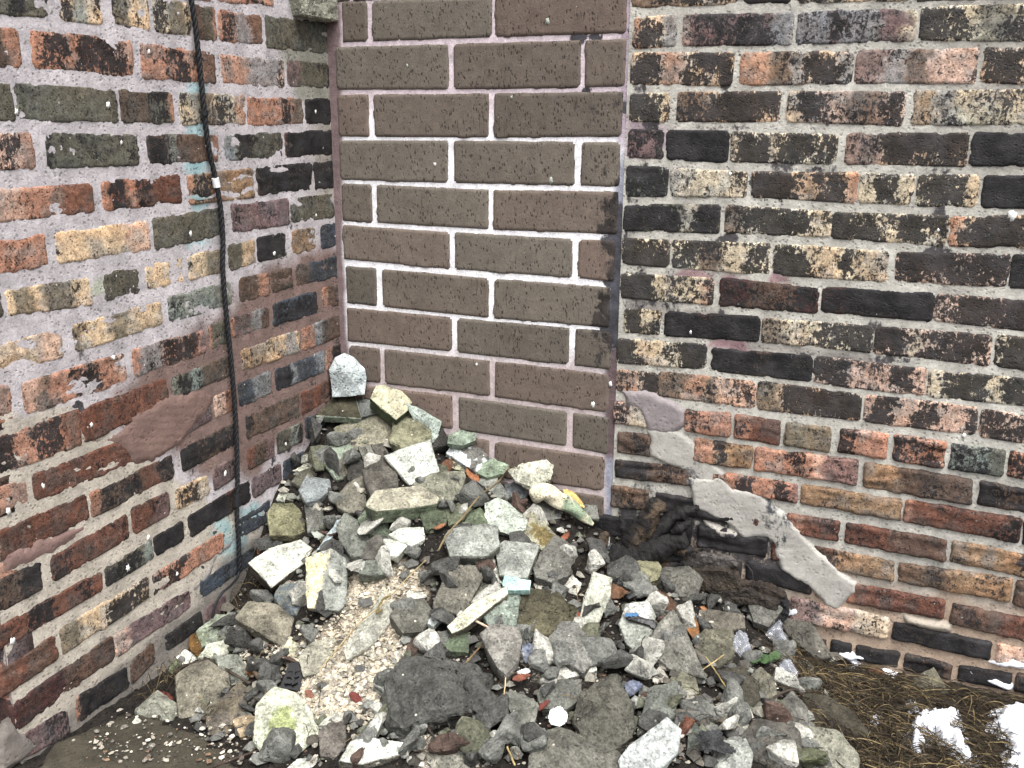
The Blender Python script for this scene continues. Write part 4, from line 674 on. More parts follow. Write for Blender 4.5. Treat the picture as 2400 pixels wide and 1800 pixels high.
PG, PD, PB = (150, 147, 138), (104, 99, 92), (126, 118, 106)
ROCKS = [
 # upper heap
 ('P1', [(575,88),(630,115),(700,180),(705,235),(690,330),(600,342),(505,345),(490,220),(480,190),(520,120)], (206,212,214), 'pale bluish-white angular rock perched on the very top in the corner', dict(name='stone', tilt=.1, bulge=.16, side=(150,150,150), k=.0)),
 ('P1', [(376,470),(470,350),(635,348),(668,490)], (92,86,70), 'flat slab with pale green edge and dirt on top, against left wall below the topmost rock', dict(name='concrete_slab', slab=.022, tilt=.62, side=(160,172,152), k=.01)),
 ('P1', [(655,375),(765,360),(800,455),(660,490)], (124,124,122), 'small grey chunk wedged between the green-edged slab and the yellow-topped rock', dict(k=-.01)),
 ('P1', [(755,370),(790,295),(835,290),(940,328),(1000,390),(970,440),(905,495),(820,430)], (204,196,170), 'yellow-topped rock with mossy dark green lower side, under the brown bricks', dict(slab=.045, tilt=.45, side=(96,108,82), moss=.5, k=.01)),
 ('P1', [(980,420),(1050,440),(1195,520),(1165,640),(1120,665),(1080,560)], (182,190,182), 'thin pale slab with green edge leaning on the brown brick panel', dict(name='concrete_slab', tilt=.15, thick=.3, side=(120,140,120))),
 ('P1', [(520,560),(720,480),(860,470),(895,520),(880,625),(720,690),(640,700),(560,640)], (172,164,146), 'large squarish mossy block with yellow-green edges below the green-edged slab', dict(name='concrete_block', bulge=.16, moss=.75, k=.01, side=(120,122,84))),
 ('P1', [(888,640),(900,510),(950,470),(1060,488),(1125,530),(1115,640),(1000,692),(930,672)], (150,146,122), 'rough rounded yellowish-grey lump beside the mossy block', dict(lump=.5, moss=.25, amp=.002, k=.03)),
 ('P1', [(1155,545),(1250,540),(1262,660),(1150,680)], (66,63,60), 'dark shadowed chunk against the brown panel', dict(k=-.02)),
 ('P1', [(1250,660),(1260,605),(1330,578),(1430,595),(1412,640),(1340,668)], (158,168,152), 'small pale green flat stone touching the brown panel', dict(name='stone', tilt=.5, moss=.3)),
 ('P1', [(1250,725),(1300,655),(1480,690),(1505,760),(1420,835),(1350,770)], (132,128,124), 'mixed grey chunk with a white stripe behind the cream shard', dict(col2=(200,205,205))),
 ('P1', [(1255,790),(1268,725),(1330,728),(1402,770),(1370,852),(1290,842)], (236,228,196), 'cream-white broken shard beside a curled brown leaf', dict(name='plaster_fragment', tilt=.2, k=.02, thick=.4)),
 ('P1', [(1430,842),(1470,790),(1545,766),(1627,810),(1600,850),(1500,876)], (160,172,150), 'oval pale green stone right of the brown leaf', dict(name='stone', moss=.35, tilt=.5, k=.015)),
 ('P1', [(420,735),(565,640),(625,700),(612,840),(525,885),(480,830)], (160,168,152), 'tilted pale green slab with a dark dirty half, by the left wall', dict(name='concrete_slab', thick=.35, col2=(92,90,82), split=[(540,750),(640,690),(620,850),(540,880),(500,800)], moss=.2)),
 ('P1', [(670,690),(740,680),(792,780),(730,822)], (146,142,134), 'narrow pale grey stick of concrete, left one of a pair below the mossy block', dict(thick=.6, facet=.05)),
 ('P1', [(755,675),(822,665),(862,745),(800,782)], (112,106,100), 'narrow dark grey stick of concrete, right one of a pair below the mossy block', dict(thick=.6, facet=.05)),
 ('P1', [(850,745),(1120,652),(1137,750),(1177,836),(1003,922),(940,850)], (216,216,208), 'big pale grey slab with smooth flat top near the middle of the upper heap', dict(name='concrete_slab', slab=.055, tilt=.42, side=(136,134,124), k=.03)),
 ('P1', [(700,835),(815,772),(905,862),(905,942),(750,1002),(715,905)], (104,98,92), 'dark brown-grey triangular chunk left of the big pale slab', dict(k=.02)),
 ('P1', [(600,800),(650,745),(712,800),(690,885),(600,892)], (84,80,76), 'small dark chunk between the tilted green slab and the dark triangular one', dict()),
 ('P1', [(1040,930),(1150,870),(1330,850),(1342,885),(1315,990),(1240,1040),(1150,1005)], (148,145,130), 'rough pitted grey chunk just right of the long flat-topped slab', dict(lump=.3, k=.01)),
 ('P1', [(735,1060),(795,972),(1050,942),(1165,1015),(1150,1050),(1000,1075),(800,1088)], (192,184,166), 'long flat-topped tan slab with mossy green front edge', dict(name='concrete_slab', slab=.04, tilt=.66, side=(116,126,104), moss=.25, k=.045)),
 ('P1', [(285,960),(330,880),(460,900),(476,960),(390,1022),(330,1037)], (166,170,172), 'bluish-grey rounded stone near the left wall beneath the tilted green slab', dict(name='stone', k=.01)),
 ('P1', [(235,905),(290,840),(390,812),(375,880),(290,932)], (116,112,100), 'dark olive chunk close to the left wall above the bluish stone', dict()),
 ('P1', [(252,835),(310,800),(410,768),(422,788),(300,838)], (212,208,192), 'thin white splinter lying close to the left wall', dict(name='plaster_fragment', thick=.4)),
 ('P1', [(303,740),(395,730),(392,765),(300,782)], (180,176,166), 'small pale rock beside the left wall above the white splinter', dict()),
 ('P1', [(130,1022),(172,958),(212,975),(180,1035)], (200,198,184), 'small pale rectangular chip at the foot of the left wall', dict()),
 ('P1', [(200,1022),(212,985),(248,990),(240,1032)], (150,148,138), 'tiny grey chip beside the pale rectangular chip', dict()),
 ('P1', [(85,1120),(120,1060),(230,1055),(300,1120),(312,1222),(240,1250),(98,1245)], (150,145,116), 'yellow-green boulder by the left wall where the cable comes down', dict(name='stone', bulge=.2, moss=.35, k=.0, side=(120,116,92))),
 ('P1', [(318,1065),(420,1020),(445,1200),(340,1225)], (132,130,124), 'upright grey piece right of the yellow-green boulder', dict()),
 ('P1', [(530,1005),(600,920),(700,878),(722,950),(692,1082),(600,1102),(542,1062)], (144,138,126), 'broad grey-tan chunk left of the long flat-topped slab', dict(k=.0)),
 ('P1', [(400,1345),(520,1170),(562,1148),(552,1200),(440,1335)], (196,206,210), 'thin pale blue sliver standing on edge', dict(name='plaster_fragment', tilt=.2, thick=.3, k=.03)),
 ('P1', [(528,1205),(580,1130),(650,1165),(742,1300),(722,1385),(620,1375),(560,1300)], (148,148,140), 'big sloping grey chunk right of the pale blue sliver', dict(k=.01)),
 ('P1', [(668,1150),(722,1090),(800,1145),(902,1170),(850,1275),(700,1222)], (128,136,118), 'grey-green chunk under the long flat-topped slab', dict(moss=.4)),
 ('P1', [(720,1300),(792,1248),(850,1330),(850,1400),(700,1402)], (118,112,106), 'brown-grey chunk right of the big sloping grey one', dict(k=.02)),
 ('P1', [(868,1250),(930,1213),(1077,1208),(1082,1280),(1010,1317),(900,1272)], (228,226,216), 'cracked white limestone pair, upper piece', dict(name='limestone_chunk', k=.02)),
 ('P1', [(838,1288),(930,1283),(972,1322),(920,1384),(860,1384)], (222,220,208), 'cracked white limestone pair, lower piece', dict(name='limestone_chunk', k=.03)),
 ('P1', [(1068,1115),(1180,1065),(1242,1100),(1222,1182),(1110,1212)], (96,102,84), 'dark mossy chunk left of the dry stem', dict(moss=.5)),
 ('P1', [(1240,1092),(1390,1010),(1412,1062),(1332,1152),(1258,1182)], (118,120,100), 'olive chunk with the dry stem crossing it', dict(moss=.3)),
 ('P1', [(1338,1202),(1390,1110),(1450,1083),(1497,1142),(1490,1192),(1400,1222)], (118,126,104), 'green mossy stone right of the dry stem', dict(name='stone', moss=.8)),
 ('P1', [(1498,1192),(1500,1060),(1570,1020),(1612,1040),(1650,1120),(1747,1152),(1732,1212),(1640,1237)], (202,206,194), 'large whitish L-shaped fragment left of the spotted brown one', dict(name='plaster_fragment', k=.03, tilt=.4)),
 ('P1', [(1718,1202),(1780,1122),(1850,1148),(1932,1250),(1902,1352),(1820,1312),(1720,1292)], (178,172,150), 'pale stone with brown mossy speckles left of the twisted ornament', dict(name='stone', k=.02, col2=(112,100,66), split=[(1790,1180),(1880,1200),(1930,1260),(1890,1340),(1820,1290),(1780,1240)])),
 ('P1', [(1233,1272),(1270,1230),(1470,1190),(1547,1200),(1562,1322),(1480,1384),(1270,1384)], (166,166,160), 'large grey block with a worn white top at the middle of the heap', dict(name='concrete_block', k=.03, side=(120,122,112), tilt=.5)),
 ('P1', [(1408,922),(1470,880),(1562,868),(1542,960),(1440,982)], (154,152,146), 'grey chunk left of the cream plaster lump', dict()),
 ('P1', [(1488,1002),(1580,920),(1642,1010),(1560,1052)], (146,146,140), 'small layered grey chunk under the dry stem', dict()),
 ('P1', [(1640,832),(1700,808),(1790,790),(1872,773),(1907,810),(1907,890),(1830,872),(1780,932),(1700,902)], (208,204,188), 'lumpy cream plaster blob against the brown panel', dict(name='plaster_fragment', lump=.8, amp=.002, k=.02, tilt=.4)),
 ('P1', [(1622,932),(1700,908),(1767,960),(1740,1012),(1640,1012)], (154,156,160), 'bluish-grey stone under the lumpy cream plaster blob', dict(name='stone', k=.02)),
 ('P1', [(1777,1072),(1850,1048),(1972,1100),(1962,1142),(1840,1162)], (134,132,128), 'grey chunk under the twisted ornament', dict()),
 ('P1', [(2118,1062),(2214,1058),(2216,1142),(2150,1142)], (126,124,118), 'grey chunk behind the tip of the twisted ornament', dict()),
 ('P1', [(1650,1060),(1720,1040),(1740,1100),(1670,1120)], (150,148,142), 'small grey chunk behind the whitish fragment', dict()),
 # left half
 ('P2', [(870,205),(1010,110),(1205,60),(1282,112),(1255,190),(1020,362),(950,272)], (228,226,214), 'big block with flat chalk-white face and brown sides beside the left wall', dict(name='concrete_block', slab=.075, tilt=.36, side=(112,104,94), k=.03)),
 ('P2', [(1268,195),(1430,138),(1522,200),(1532,480),(1480,522),(1290,502)], (168,168,162), 'upright block, half cream with black tar specks and half grey', dict(name='concrete_block', k=.03, tilt=.3, bulge=.05, facet=.05, col2=(228,208,164), split=[(1255,170),(1420,130),(1390,300),(1330,520),(1270,520)])),
 ('P2', [(1645,272),(1690,82),(1780,50),(1832,120),(1852,200),(1810,272),(1700,287)], (130,132,124), 'dark greenish-grey chunk at the upper edge of the mortar dust', dict(moss=.2, k=.01)),
 ('P2', [(1528,152),(1640,190),(1632,272),(1540,272)], (156,156,148), 'pale grey chunk right of the tar-specked block', dict()),
 ('P2', [(768,600),(870,490),(1050,510),(1152,600),(1122,792),(1020,742)], (142,134,120), 'broad triangular tan-grey rock left of the mortar dust', dict(k=.03, tilt=.45)),
 ('P2', [(1042,442),(1080,370),(1230,338),(1282,382),(1182,562),(1100,542)], (146,148,142), 'grey rock under the tar-specked block', dict(col2=(104,112,116))),
 ('P2', [(493,692),(620,578),(762,590),(742,722),(600,742),(530,792)], (164,169,152), 'pale green and white rock near the foot of the left wall', dict(name='stone', moss=.45, k=.01)),
 ('P2', [(508,872),(560,790),(700,748),(732,832),(630,872)], (208,206,190), 'broken pale limestone below the green and white rock', dict(name='limestone_chunk')),
 ('P2', [(328,872),(400,823),(492,882),(380,937)], (228,226,218), 'small white stone at the foot of the left wall', dict(name='stone')),
 ('P2', [(288,965),(340,882),(382,940),(320,1002)], (140,144,118), 'small mossy stone just below the small white one at the left wall', dict(name='stone', moss=.6)),
 ('P2', [(388,712),(492,700),(522,802),(500,872),(430,792)], (124,90,50), 'rusty brown lump leaning on the left wall', dict(name='brick_fragment')),
 ('P2', [(708,742),(880,700),(892,762),(760,782)], (78,75,71), 'dark chunk under the broad triangular rock', dict()),
 ('P2', [(343,1012),(430,950),(560,913),(692,1010),(707,1142),(560,1292),(500,1342),(370,1312),(368,1152)], (146,138,124), 'big grey-brown boulder on the left beside the pavement', dict(name='stone', bulge=.2, k=.0, side=(106,100,88), tilt=.45)),
 ('P2', [(73,1252),(210,1118),(332,1210),(352,1372),(270,1342),(110,1322)], (158,156,144), 'angular grey stone at the edge of the pavement, leftmost of the larger stones', dict(name='stone', k=-.01, bulge=.2)),
 ('P2', [(0,1362),(60,1298),(102,1340),(60,1402),(2,1402)], (226,222,210), 'small white stone lying on the pavement', dict(name='stone')),
 ('P2', [(548,1272),(640,1180),(780,1068),(852,1110),(812,1252),(740,1312),(720,1442),(610,1422)], (134,122,106), 'brown and pale lumpy rock right of the big boulder', dict(name='stone', lump=.4, k=.0, col2=(96,90,82))),
 ('P2', [(748,1322),(840,1288),(922,1310),(902,1402),(800,1432)], (184,162,136), 'tan pebble right of the lumpy rock', dict(name='stone', k=.02)),
 ('P2', [(903,1442),(930,1228),(1040,1108),(1182,1150),(1272,1270),(1332,1422),(1212,1532),(1060,1602),(980,1552)], (210,209,190), 'largest whitish boulder with a mossy yellow-green stain in the foreground', dict(name='limestone_chunk', bulge=.16, k=.02, col2=(150,158,112), split=[(1050,1230),(1160,1230),(1180,1400),(1110,1480),(980,1470),(1000,1380)], tilt=.4)),
 ('P2', [(618,872),(790,868),(842,960),(842,1062),(720,1112),(680,980)], (154,154,144), 'flat grey stone behind the big boulder', dict(name='stone', tilt=.5)),
 ('P2', [(908,802),(950,743),(1002,800),(940,852)], (222,218,206), 'small round white stone in the mortar crumbs', dict(name='limestone_chunk')),
 ('P2', [(1543,805),(1660,620),(1790,440),(1892,480),(1852,622),(1740,762),(1568,862)], (200,196,184), 'long pale slab half sunk in the mortar dust, under the dry stem', dict(name='concrete_slab', thick=.35, k=-.005)),
 ('P2', [(1868,582),(1930,490),(2080,468),(2132,560),(2080,682),(1950,692)], (124,120,112), 'dark grey oval stone right of the mortar dust', dict(name='stone', k=.02)),
 ('P2', [(1748,1062),(1800,990),(1880,988),(1922,1082),(1860,1132)], (188,188,182), 'pale stone at the left end of the dark conglomerate lump', dict(name='stone', k=.02)),
 ('P2', [(1358,1402),(1430,1350),(1532,1330),(1532,1482),(1470,1572),(1370,1552)], (118,110,104), 'grey-brown block right of the largest whitish boulder', dict(k=.01)),
 ('P2', [(1358,1352),(1460,1268),(1572,1310),(1522,1352)], (190,186,176), 'pale chunk above the grey-brown block', dict(name='limestone_chunk')),
 ('P2', [(1508,1602),(1590,1478),(1700,1448),(1932,1480),(1902,1562),(1640,1622)], (226,224,214), 'white flat-topped slab at the bottom left of centre', dict(name='limestone_chunk', slab=.04, tilt=.5, side=(150,146,134), k=.01)),
 ('P2', [(1130,1662),(1200,1600),(1332,1588),(1312,1662)], (222,220,210), 'white stone cut off by the bottom of the picture', dict(name='limestone_chunk')),
 ('P2', [(1218,872),(1300,780),(1450,738),(1482,852),(1380,962),(1250,992)], (172,166,152), 'dusty flat slab in the mortar dust beside the black plastic piece', dict(name='concrete_slab', thick=.3, k=-.005, facet=.05)),
 ('P2', [(1108,802),(1150,738),(1222,822),(1172,872)], (226,220,190), 'cream chip above the black plastic piece', dict(name='plaster_fragment')),
 # middle and lower
 ('P3', [(798,110),(860,58),(1082,90),(1000,302),(830,282)], (172,172,166), 'grey rock with light flat face above the aqua block', dict(k=.03, side=(128,128,118))),
 ('P3', [(1062,242),(1110,150),(1210,28),(1322,92),(1292,282),(1190,332),(1080,292)], (132,128,122), 'dark grey wedge right of the aqua block', dict(k=.03)),
 ('P3', [(618,242),(770,178),(822,342),(700,292)], (230,227,216), 'white triangular piece behind the aqua block', dict(name='plaster_fragment', k=.01)),
 ('P3', [(368,472),(480,238),(630,240),(682,320),(580,482),(560,562),(372,522)], (134,128,118), 'brown-grey squared block left of the long white stick', dict(name='concrete_block', k=.02, tilt=.4)),
 ('P3', [(638,472),(710,263),(822,345),(832,372),(670,452)], (156,154,140), 'tilted pale piece behind the long white stick', dict()),
 ('P3', [(468,642),(640,490),(850,388),(854,440),(750,502),(590,652),(500,692)], (232,226,202), 'long cream-white stick of plaster', dict(name='plaster_fragment', slab=.03, tilt=.45, side=(130,126,112), k=.045)),
 ('P3', [(843,362),(860,303),(1027,333),(1017,397),(880,397)], (198,230,226), 'small pale aqua block in the middle of the heap', dict(name='foam_block', cat='foam block', slab=.02, tilt=.4, k=.06, facet=.03, amp=.0006)),
 ('P3', [(708,562),(760,500),(862,388),(942,440),(922,682),(760,652)], (156,164,154), 'pale green-grey rock under the aqua block', dict(name='stone', moss=.2, k=.02)),
 ('P3', [(933,562),(980,418),(1130,393),(1342,500),(1332,602),(1150,702),(950,662)], (98,92,74), 'crumbly brown earthy lump right of the pale green-grey rock', dict(lump=.6, amp=.0025, k=.01)),
 ('P3', [(698,722),(760,658),(940,680),(962,760),(942,892),(860,982),(800,932),(770,852)], (148,142,136), 'pointed grey rock with its tip down above the blue shell', dict(name='stone', k=.04)),
 ('P3', [(1148,772),(1270,638),(1352,640),(1482,780),(1492,852),(1400,962),(1180,812)], (136,133,128), 'grey rounded-off rock in the middle right', dict(name='stone', k=.03)),
 ('P3', [(1388,622),(1410,480),(1480,298),(1602,340),(1590,452),(1500,652),(1440,732)], (196,194,180), 'tall narrow pale slab standing on end right of centre', dict(name='concrete_slab', tilt=.25, thick=.35, k=.04, facet=.06)),
 ('P3', [(1688,332),(1710,200),(1880,128),(1952,240),(1922,322),(1790,362)], (170,164,134), 'cube-like pebbly concrete piece below the burnt log', dict(name='concrete_block', k=.02, bulge=.18, side=(124,118,94))),
 ('P3', [(298,622),(360,553),(432,580),(350,652)], (228,230,228), 'small fluffy white chip left of the long white stick', dict(name='plaster_fragment', k=.02)),
 ('P3', [(428,782),(450,700),(560,658),(602,720),(582,832),(470,822)], (114,124,102), 'small dark green chunk under the long white stick', dict(moss=.5, k=.01)),
 ('P3', [(1258,382),(1330,298),(1392,350),(1362,432)], (222,216,206), 'crumbly white piece left of the tall narrow slab', dict(name='limestone_chunk', lump=.4)),
 ('P3', [(1072,352),(1140,330),(1250,350),(1240,395),(1090,400)], (206,198,188), 'crumbly white mortar above the earthy lump', dict(name='limestone_chunk', lump=.6)),
 ('P3', [(1078,862),(1090,790),(1150,776),(1172,870),(1110,900)], (218,212,202), 'crumbly white piece beside the blue shell', dict(name='limestone_chunk', lump=.4)),
 ('P3', [(1158,972),(1250,928),(1322,980),(1290,1028),(1200,1032)], (224,218,208), 'crumbly white piece above the white disc', dict(name='limestone_chunk', lump=.5, k=.01)),
 ('P3', [(1308,992),(1490,925),(1494,970),(1322,1014)], (226,222,212), 'thin white splinter right of the crumbly white piece', dict(name='plaster_fragment', thick=.5, k=.02)),
 ('P3', [(1488,882),(1520,818),(1582,830),(1572,922),(1508,927)], (226,228,226), 'small rough white stone right of the rounded-off rock', dict(name='limestone_chunk', lump=.3)),
 ('P3', [(1678,642),(1720,520),(1862,498),(1912,590),(1882,702),(1780,812),(1718,762)], (176,176,168), 'grey stone with a light blue stain under a black plastic strip', dict(name='stone', k=.02, col2=(226,226,220), split=[(1690,560),(1740,500),(1870,490),(1900,590),(1800,590)])),
 ('R3', [(268,752),(320,640),(395,572),(462,690),(542,882),(500,862),(380,852)], (158,153,145), 'tall pointed light grey rock left of the rust-coloured leaf', dict(name='stone', k=.03, tilt=.4)),
 ('P3', [(868,1182),(900,1118),(1050,1178),(1082,1232),(1040,1382),(1000,1422),(930,1322)], (134,132,124), 'triangular grey shard with its point down left of the white disc', dict(k=.03)),
 ('P3', [(1098,1132),(1140,1058),(1290,1038),(1382,1042),(1372,1162),(1280,1232),(1130,1222)], (128,126,120), 'grey rock directly above the white disc', dict(name='stone', k=.01)),
 ('P3', [(1338,1312),(1380,1148),(1500,1088),(1620,1058),(1722,1200),(1732,1422),(1600,1512),(1450,1452),(1400,1382)], (102,98,90), 'large rough dark lump right of the white disc', dict(name='stone', lump=.5, amp=.0025, k=.02, bulge=.16)),
 ('R3', [(223,1182),(275,958),(400,938),(402,1082),(350,1132)], (138,139,132), 'grey-green block right of the large rough dark lump', dict(name='concrete_block', k=.02)),
 ('P3', [(48,1002),(140,878),(380,848),(520,950),(732,1000),(702,1202),(540,1262),(370,1272),(150,1342),(68,1252)], (98,96,93), 'wide dark blue-grey conglomerate lump at lower centre', dict(name='stone', lump=.7, amp=.0028, k=.01)),
 ('P3', [(1058,1662),(1100,1448),(1250,1378),(1400,1418),(1560,1488),(1692,1590),(1692,1662)], (120,116,108), 'wide rough grey-brown rock at the bottom right of centre', dict(name='stone', lump=.4, amp=.0022, k=.01)),
 ('R3', [(128,1322),(180,1250),(350,1118),(427,1180),(402,1292),(300,1385),(140,1385)], (212,213,212), 'big clean white angular rock at the bottom edge', dict(name='limestone_chunk', k=.04, tilt=.4, facet=.06)),
 ('P3', [(330,1560),(430,1500),(560,1540),(600,1659),(350,1659)], (180,174,162), 'pale crumbling piece at the bottom centre', dict(name='limestone_chunk', lump=.6)),
 ('P3', [(640,1330),(690,1280),(740,1340),(720,1400),(650,1390)], (140,138,130), 'small grey chunk below the dark conglomerate lump', dict()),
 # right side
 ('R3', [(298,422),(330,340),(470,328),(537,390),(500,482),(420,472)], (134,129,122), 'grey rock right of the cube-like pebbly piece', dict(k=.01)),
 ('R3', [(413,332),(500,283),(672,340),(652,387),(480,392)], (126,122,116), 'flat grey chunk lying against the burnt board', dict(k=-.01)),
 ('R3', [(778,442),(850,450),(905,480),(952,542),(882,622),(818,602),(790,522)], (136,132,126), 'grey rock below the burnt board at the right wall', dict(k=.01)),
 ('R3', [(528,602),(540,553),(742,570),(757,642),(580,657)], (130,122,112), 'brick-shaped grey-brown slab right of the rust-coloured leaf', dict(name='concrete_slab', slab=.05, tilt=.6, side=(112,106,98), k=.01)),
 ('R3', [(508,722),(560,658),(692,660),(692,782),(620,832),(530,792)], (138,132,116), 'rough round grey-brown rock under the brick-shaped slab', dict(name='stone', lump=.3, k=.01)),
 ('R3', [(953,602),(1110,593),(1202,782),(1130,792),(1000,682)], (124,118,110), 'long slanting grey-brown slab at the foot of the right wall', dict(name='concrete_slab', slab=.045, tilt=.5, k=.0)),
 ('R3', [(648,872),(760,848),(842,1002),(740,1082),(680,962)], (90,84,74), 'dark brown flat rock below the little green plant', dict(name='stone', tilt=.6)),
 ('R3', [(798,902),(850,858),(917,920),(922,1012),(860,1032)], (142,136,122), 'smooth egg-like grey stone below the little green plant', dict(name='stone', k=.01, bulge=.16)),
 ('R3', [(923,1062),(1010,983),(1082,1060),(1087,1132),(1020,1162),(960,1112)], (136,132,126), 'five-sided grey stone right of centre in the lower right', dict(name='stone', k=.01)),
 ('R3', [(1078,992),(1200,1008),(1322,1090),(1382,1182),(1200,1252),(1090,1152)], (86,79,68), 'large dark dirt-caked rock beside the dry grass', dict(name='stone', tilt=.6, moss=.1)),
 ('R3', [(778,1082),(840,1028),(872,1060),(852,1122),(800,1112)], (130,126,116), 'small grey chunk left of the five-sided stone', dict()),
 ('R3', [(738,1232),(830,1128),(960,1148),(1032,1170),(1052,1322),(930,1362),(800,1302)], (122,116,110), 'broad dark grey rock at the bottom, left of the pale one', dict(name='stone', k=.01)),
 ('R3', [(1028,1190),(1080,1153),(1240,1178),(1342,1290),(1332,1382),(1090,1382)], (166,162,148), 'broad pale grey rock at the bottom right', dict(name='stone', k=.01, tilt=.5, facet=.05)),
 ('R3', [(438,1042),(520,1008),(622,1110),(560,1132),(470,1102)], (124,122,118), 'flat grey chunk above the black cloth scrap', dict()),
 ('R3', [(648,1132),(700,1083),(752,1150),(720,1202),(660,1182)], (174,162,138), 'small tan stone right of the black cloth scrap', dict(name='stone')),
 ('R3', [(610,1385),(615,1290),(660,1230),(760,1230),(792,1290),(782,1385)], (184,184,178), 'pale grey rock under the black cloth scrap', dict(name='stone', k=.01)),
 ('R3', [(1618,922),(1740,838),(1802,970),(1720,1052),(1640,992)], (128,122,106), 'grey stone half buried in dry grass by the right wall', dict(name='stone', k=-.01)),
 ('R3', [(1398,922),(1500,908),(1542,980),(1440,992)], (122,120,112), 'flat stone sunk in the dry grass', dict(name='stone', k=-.02)),
 ('R3', [(1438,1252),(1500,1218),(1592,1310),(1480,1342)], (106,102,92), 'dark stone among dry grass near the snow', dict(name='stone', k=-.02)),
 ('R3', [(358,952),(430,838),(502,900),(522,980),(440,992)], (158,153,134), 'tan-grey stone below the tall pointed rock', dict(name='stone')),
 ('R3', [(278,902),(330,838),(362,900),(320,922)], (200,192,182), 'small pale crumb-coated chunk below the tall pointed rock', dict()),
 ('R3', [(408,1182),(460,1103),(502,1130),(440,1192)], (128,84,68), 'rust-red brick chip beside the clean white rock', dict(name='brick_fragment', k=.03)),
 ('R3', [(540,1180),(520,1250),(470,1270),(480,1160),(510,1140)], (112,116,110), 'narrow grey-green chunk right of the clean white rock', dict(k=.01)),
 ('R3', [(20,250),(60,210),(140,240),(130,330),(60,340)], (110,112,118), 'bluish dark chunk at the end of the burnt log', dict()),
]
PLACED = []
def short(l):
    for cut in (' perched', ' with ', ' against', ' under', ' beside', ' left ', ' right ', ' leaning', ' below', ' behind', ' touching', ' wedged', ' near', ' lying', ' at ', ' by ', ' just', ' close', ' in ', ' above', ' half ', ' cut ', ' among', ' sunk', ' where', ' standing', ' on ', ' directly', ' off ', ' facing', ', ', ' crossing', ' of the', ' leftmost', ' beneath'):
        k = l.find(cut)
        if k > 8: l = l[:k]
    return l
for tile, poly, col, label, kw in ROCKS:
    chunk(tile, poly, col, label, **kw); PLACED.append((px(tile, poly).mean(0), short(label)))
_n = [q[1] for q in PLACED]; PLACED = [q for q in PLACED if _n.count(q[1]) == 1 and len(q[1].split()) <= 8]

# ------------------------------------------------------------------ loose fillers between the traced lumps (shared mesh data)
def proto(seed, col, lump=0., moss=0.):
    r = random.Random(seed); bm = bmesh.new(); ax = (1, r.uniform(.65, .95), r.uniform(.4, .7))
    for _ in range(r.randint(9, 13)):
        v = np.array([r.gauss(0, 1) for _ in range(3)]); v = v / np.linalg.norm(v) * r.uniform(.85, 1.05) * .025 * np.array(ax); bm.verts.new(v.tolist())
    bmesh.ops.convex_hull(bm, input=bm.verts, use_existing_faces=False); bmesh.ops.delete(bm, geom=[v for v in bm.verts if not v.link_faces], context='VERTS')
    return finish_rock(bm, .0055, .0012, col, M_ROCK, 'concrete_chunk', None, seed, bev=.002, lump=lump, moss=moss, size=.05)
FILL = [((110,111,106), 'plain grey chunk'), ((78,78,75), 'dark grey chunk'), ((178,177,168), 'pale chalky chunk'), ((94,95,80), 'olive mossy chunk'), ((92,76,68), 'reddish brick crumb')]
PROTO = [[proto(500 + 10 * a + b, FILL[a][0], lump=.3 * (b % 2), moss=.6 if a == 3 else 0) for b in range(5)] for a in range(5)]
used_p = set(); LAB = set()
AREA = np.array([(700,1010),(790,960),(880,1020),(1060,1080),(1290,1190),(1450,1290),(1650,1370),(1780,1430),(1900,1560),(1900,1795),(560,1795),(470,1720),(420,1600),(560,1400),(640,1200)], float)
rr = random.Random(42); cnt = 0; tries = 0
while cnt < 290 and tries < 4000:
    tries += 1
    p = np.array([rr.uniform(420, 1920), rr.uniform(960, 1795)])
    if sdpoly(p[None], AREA)[0] < 4: continue
    sand = sdpoly(p[None], SAND)[0] > 0
    a = rr.choices(range(5), (36, 32, 22, 10, 3))[0] if not sand else 2
    if sand and rr.random() < .93: continue
    b = rr.randrange(5); P = hit(p); sc_ = rr.choice((.55, .7, .85, 1.0, 1.2, 1.5, 1.8, 2.0)) * (.45 if sand else 1)
    size_word = 'tiny' if sc_ < .6 else ('small' if sc_ < 1.1 else 'fist-sized')
    near_ = sorted(PLACED, key=lambda q: float(np.hypot(*(q[0] - p))))[:5]; lab = None
    for q0, nm in near_:
        d = p - q0; pos = ('right of' if d[0] > 0 else 'left of') if abs(d[0]) > abs(d[1]) else ('in front of' if d[1] > 0 else 'behind')
        l_ = f'{size_word} {FILL[a][1]} {pos} the {nm}'
        if l_ not in LAB and len(l_.split()) <= 16: lab = l_; break
    if lab is None: continue
    LAB.add(lab)
    src = PROTO[a][b]; o = src if (a, b) not in used_p else src.copy()
    if o is not src: COL.objects.link(o)
    used_p.add((a, b)); o.location = P + np.array([0, 0, .006 * sc_]) + unit(CAM - P) * .014 * sc_; o.scale = (sc_,) * 3; o.rotation_euler = (rr.uniform(-1.1, 1.1), rr.uniform(-1.1, 1.1), rr.uniform(0, 6.28))
    tag(o, lab, 'rubble chunk', 'small chunks filling the gaps of the rubble heap'); cnt += 1
for a in range(5):
    for b in range(5):
        if (a, b) not in used_p: bpy.data.objects.remove(PROTO[a][b])

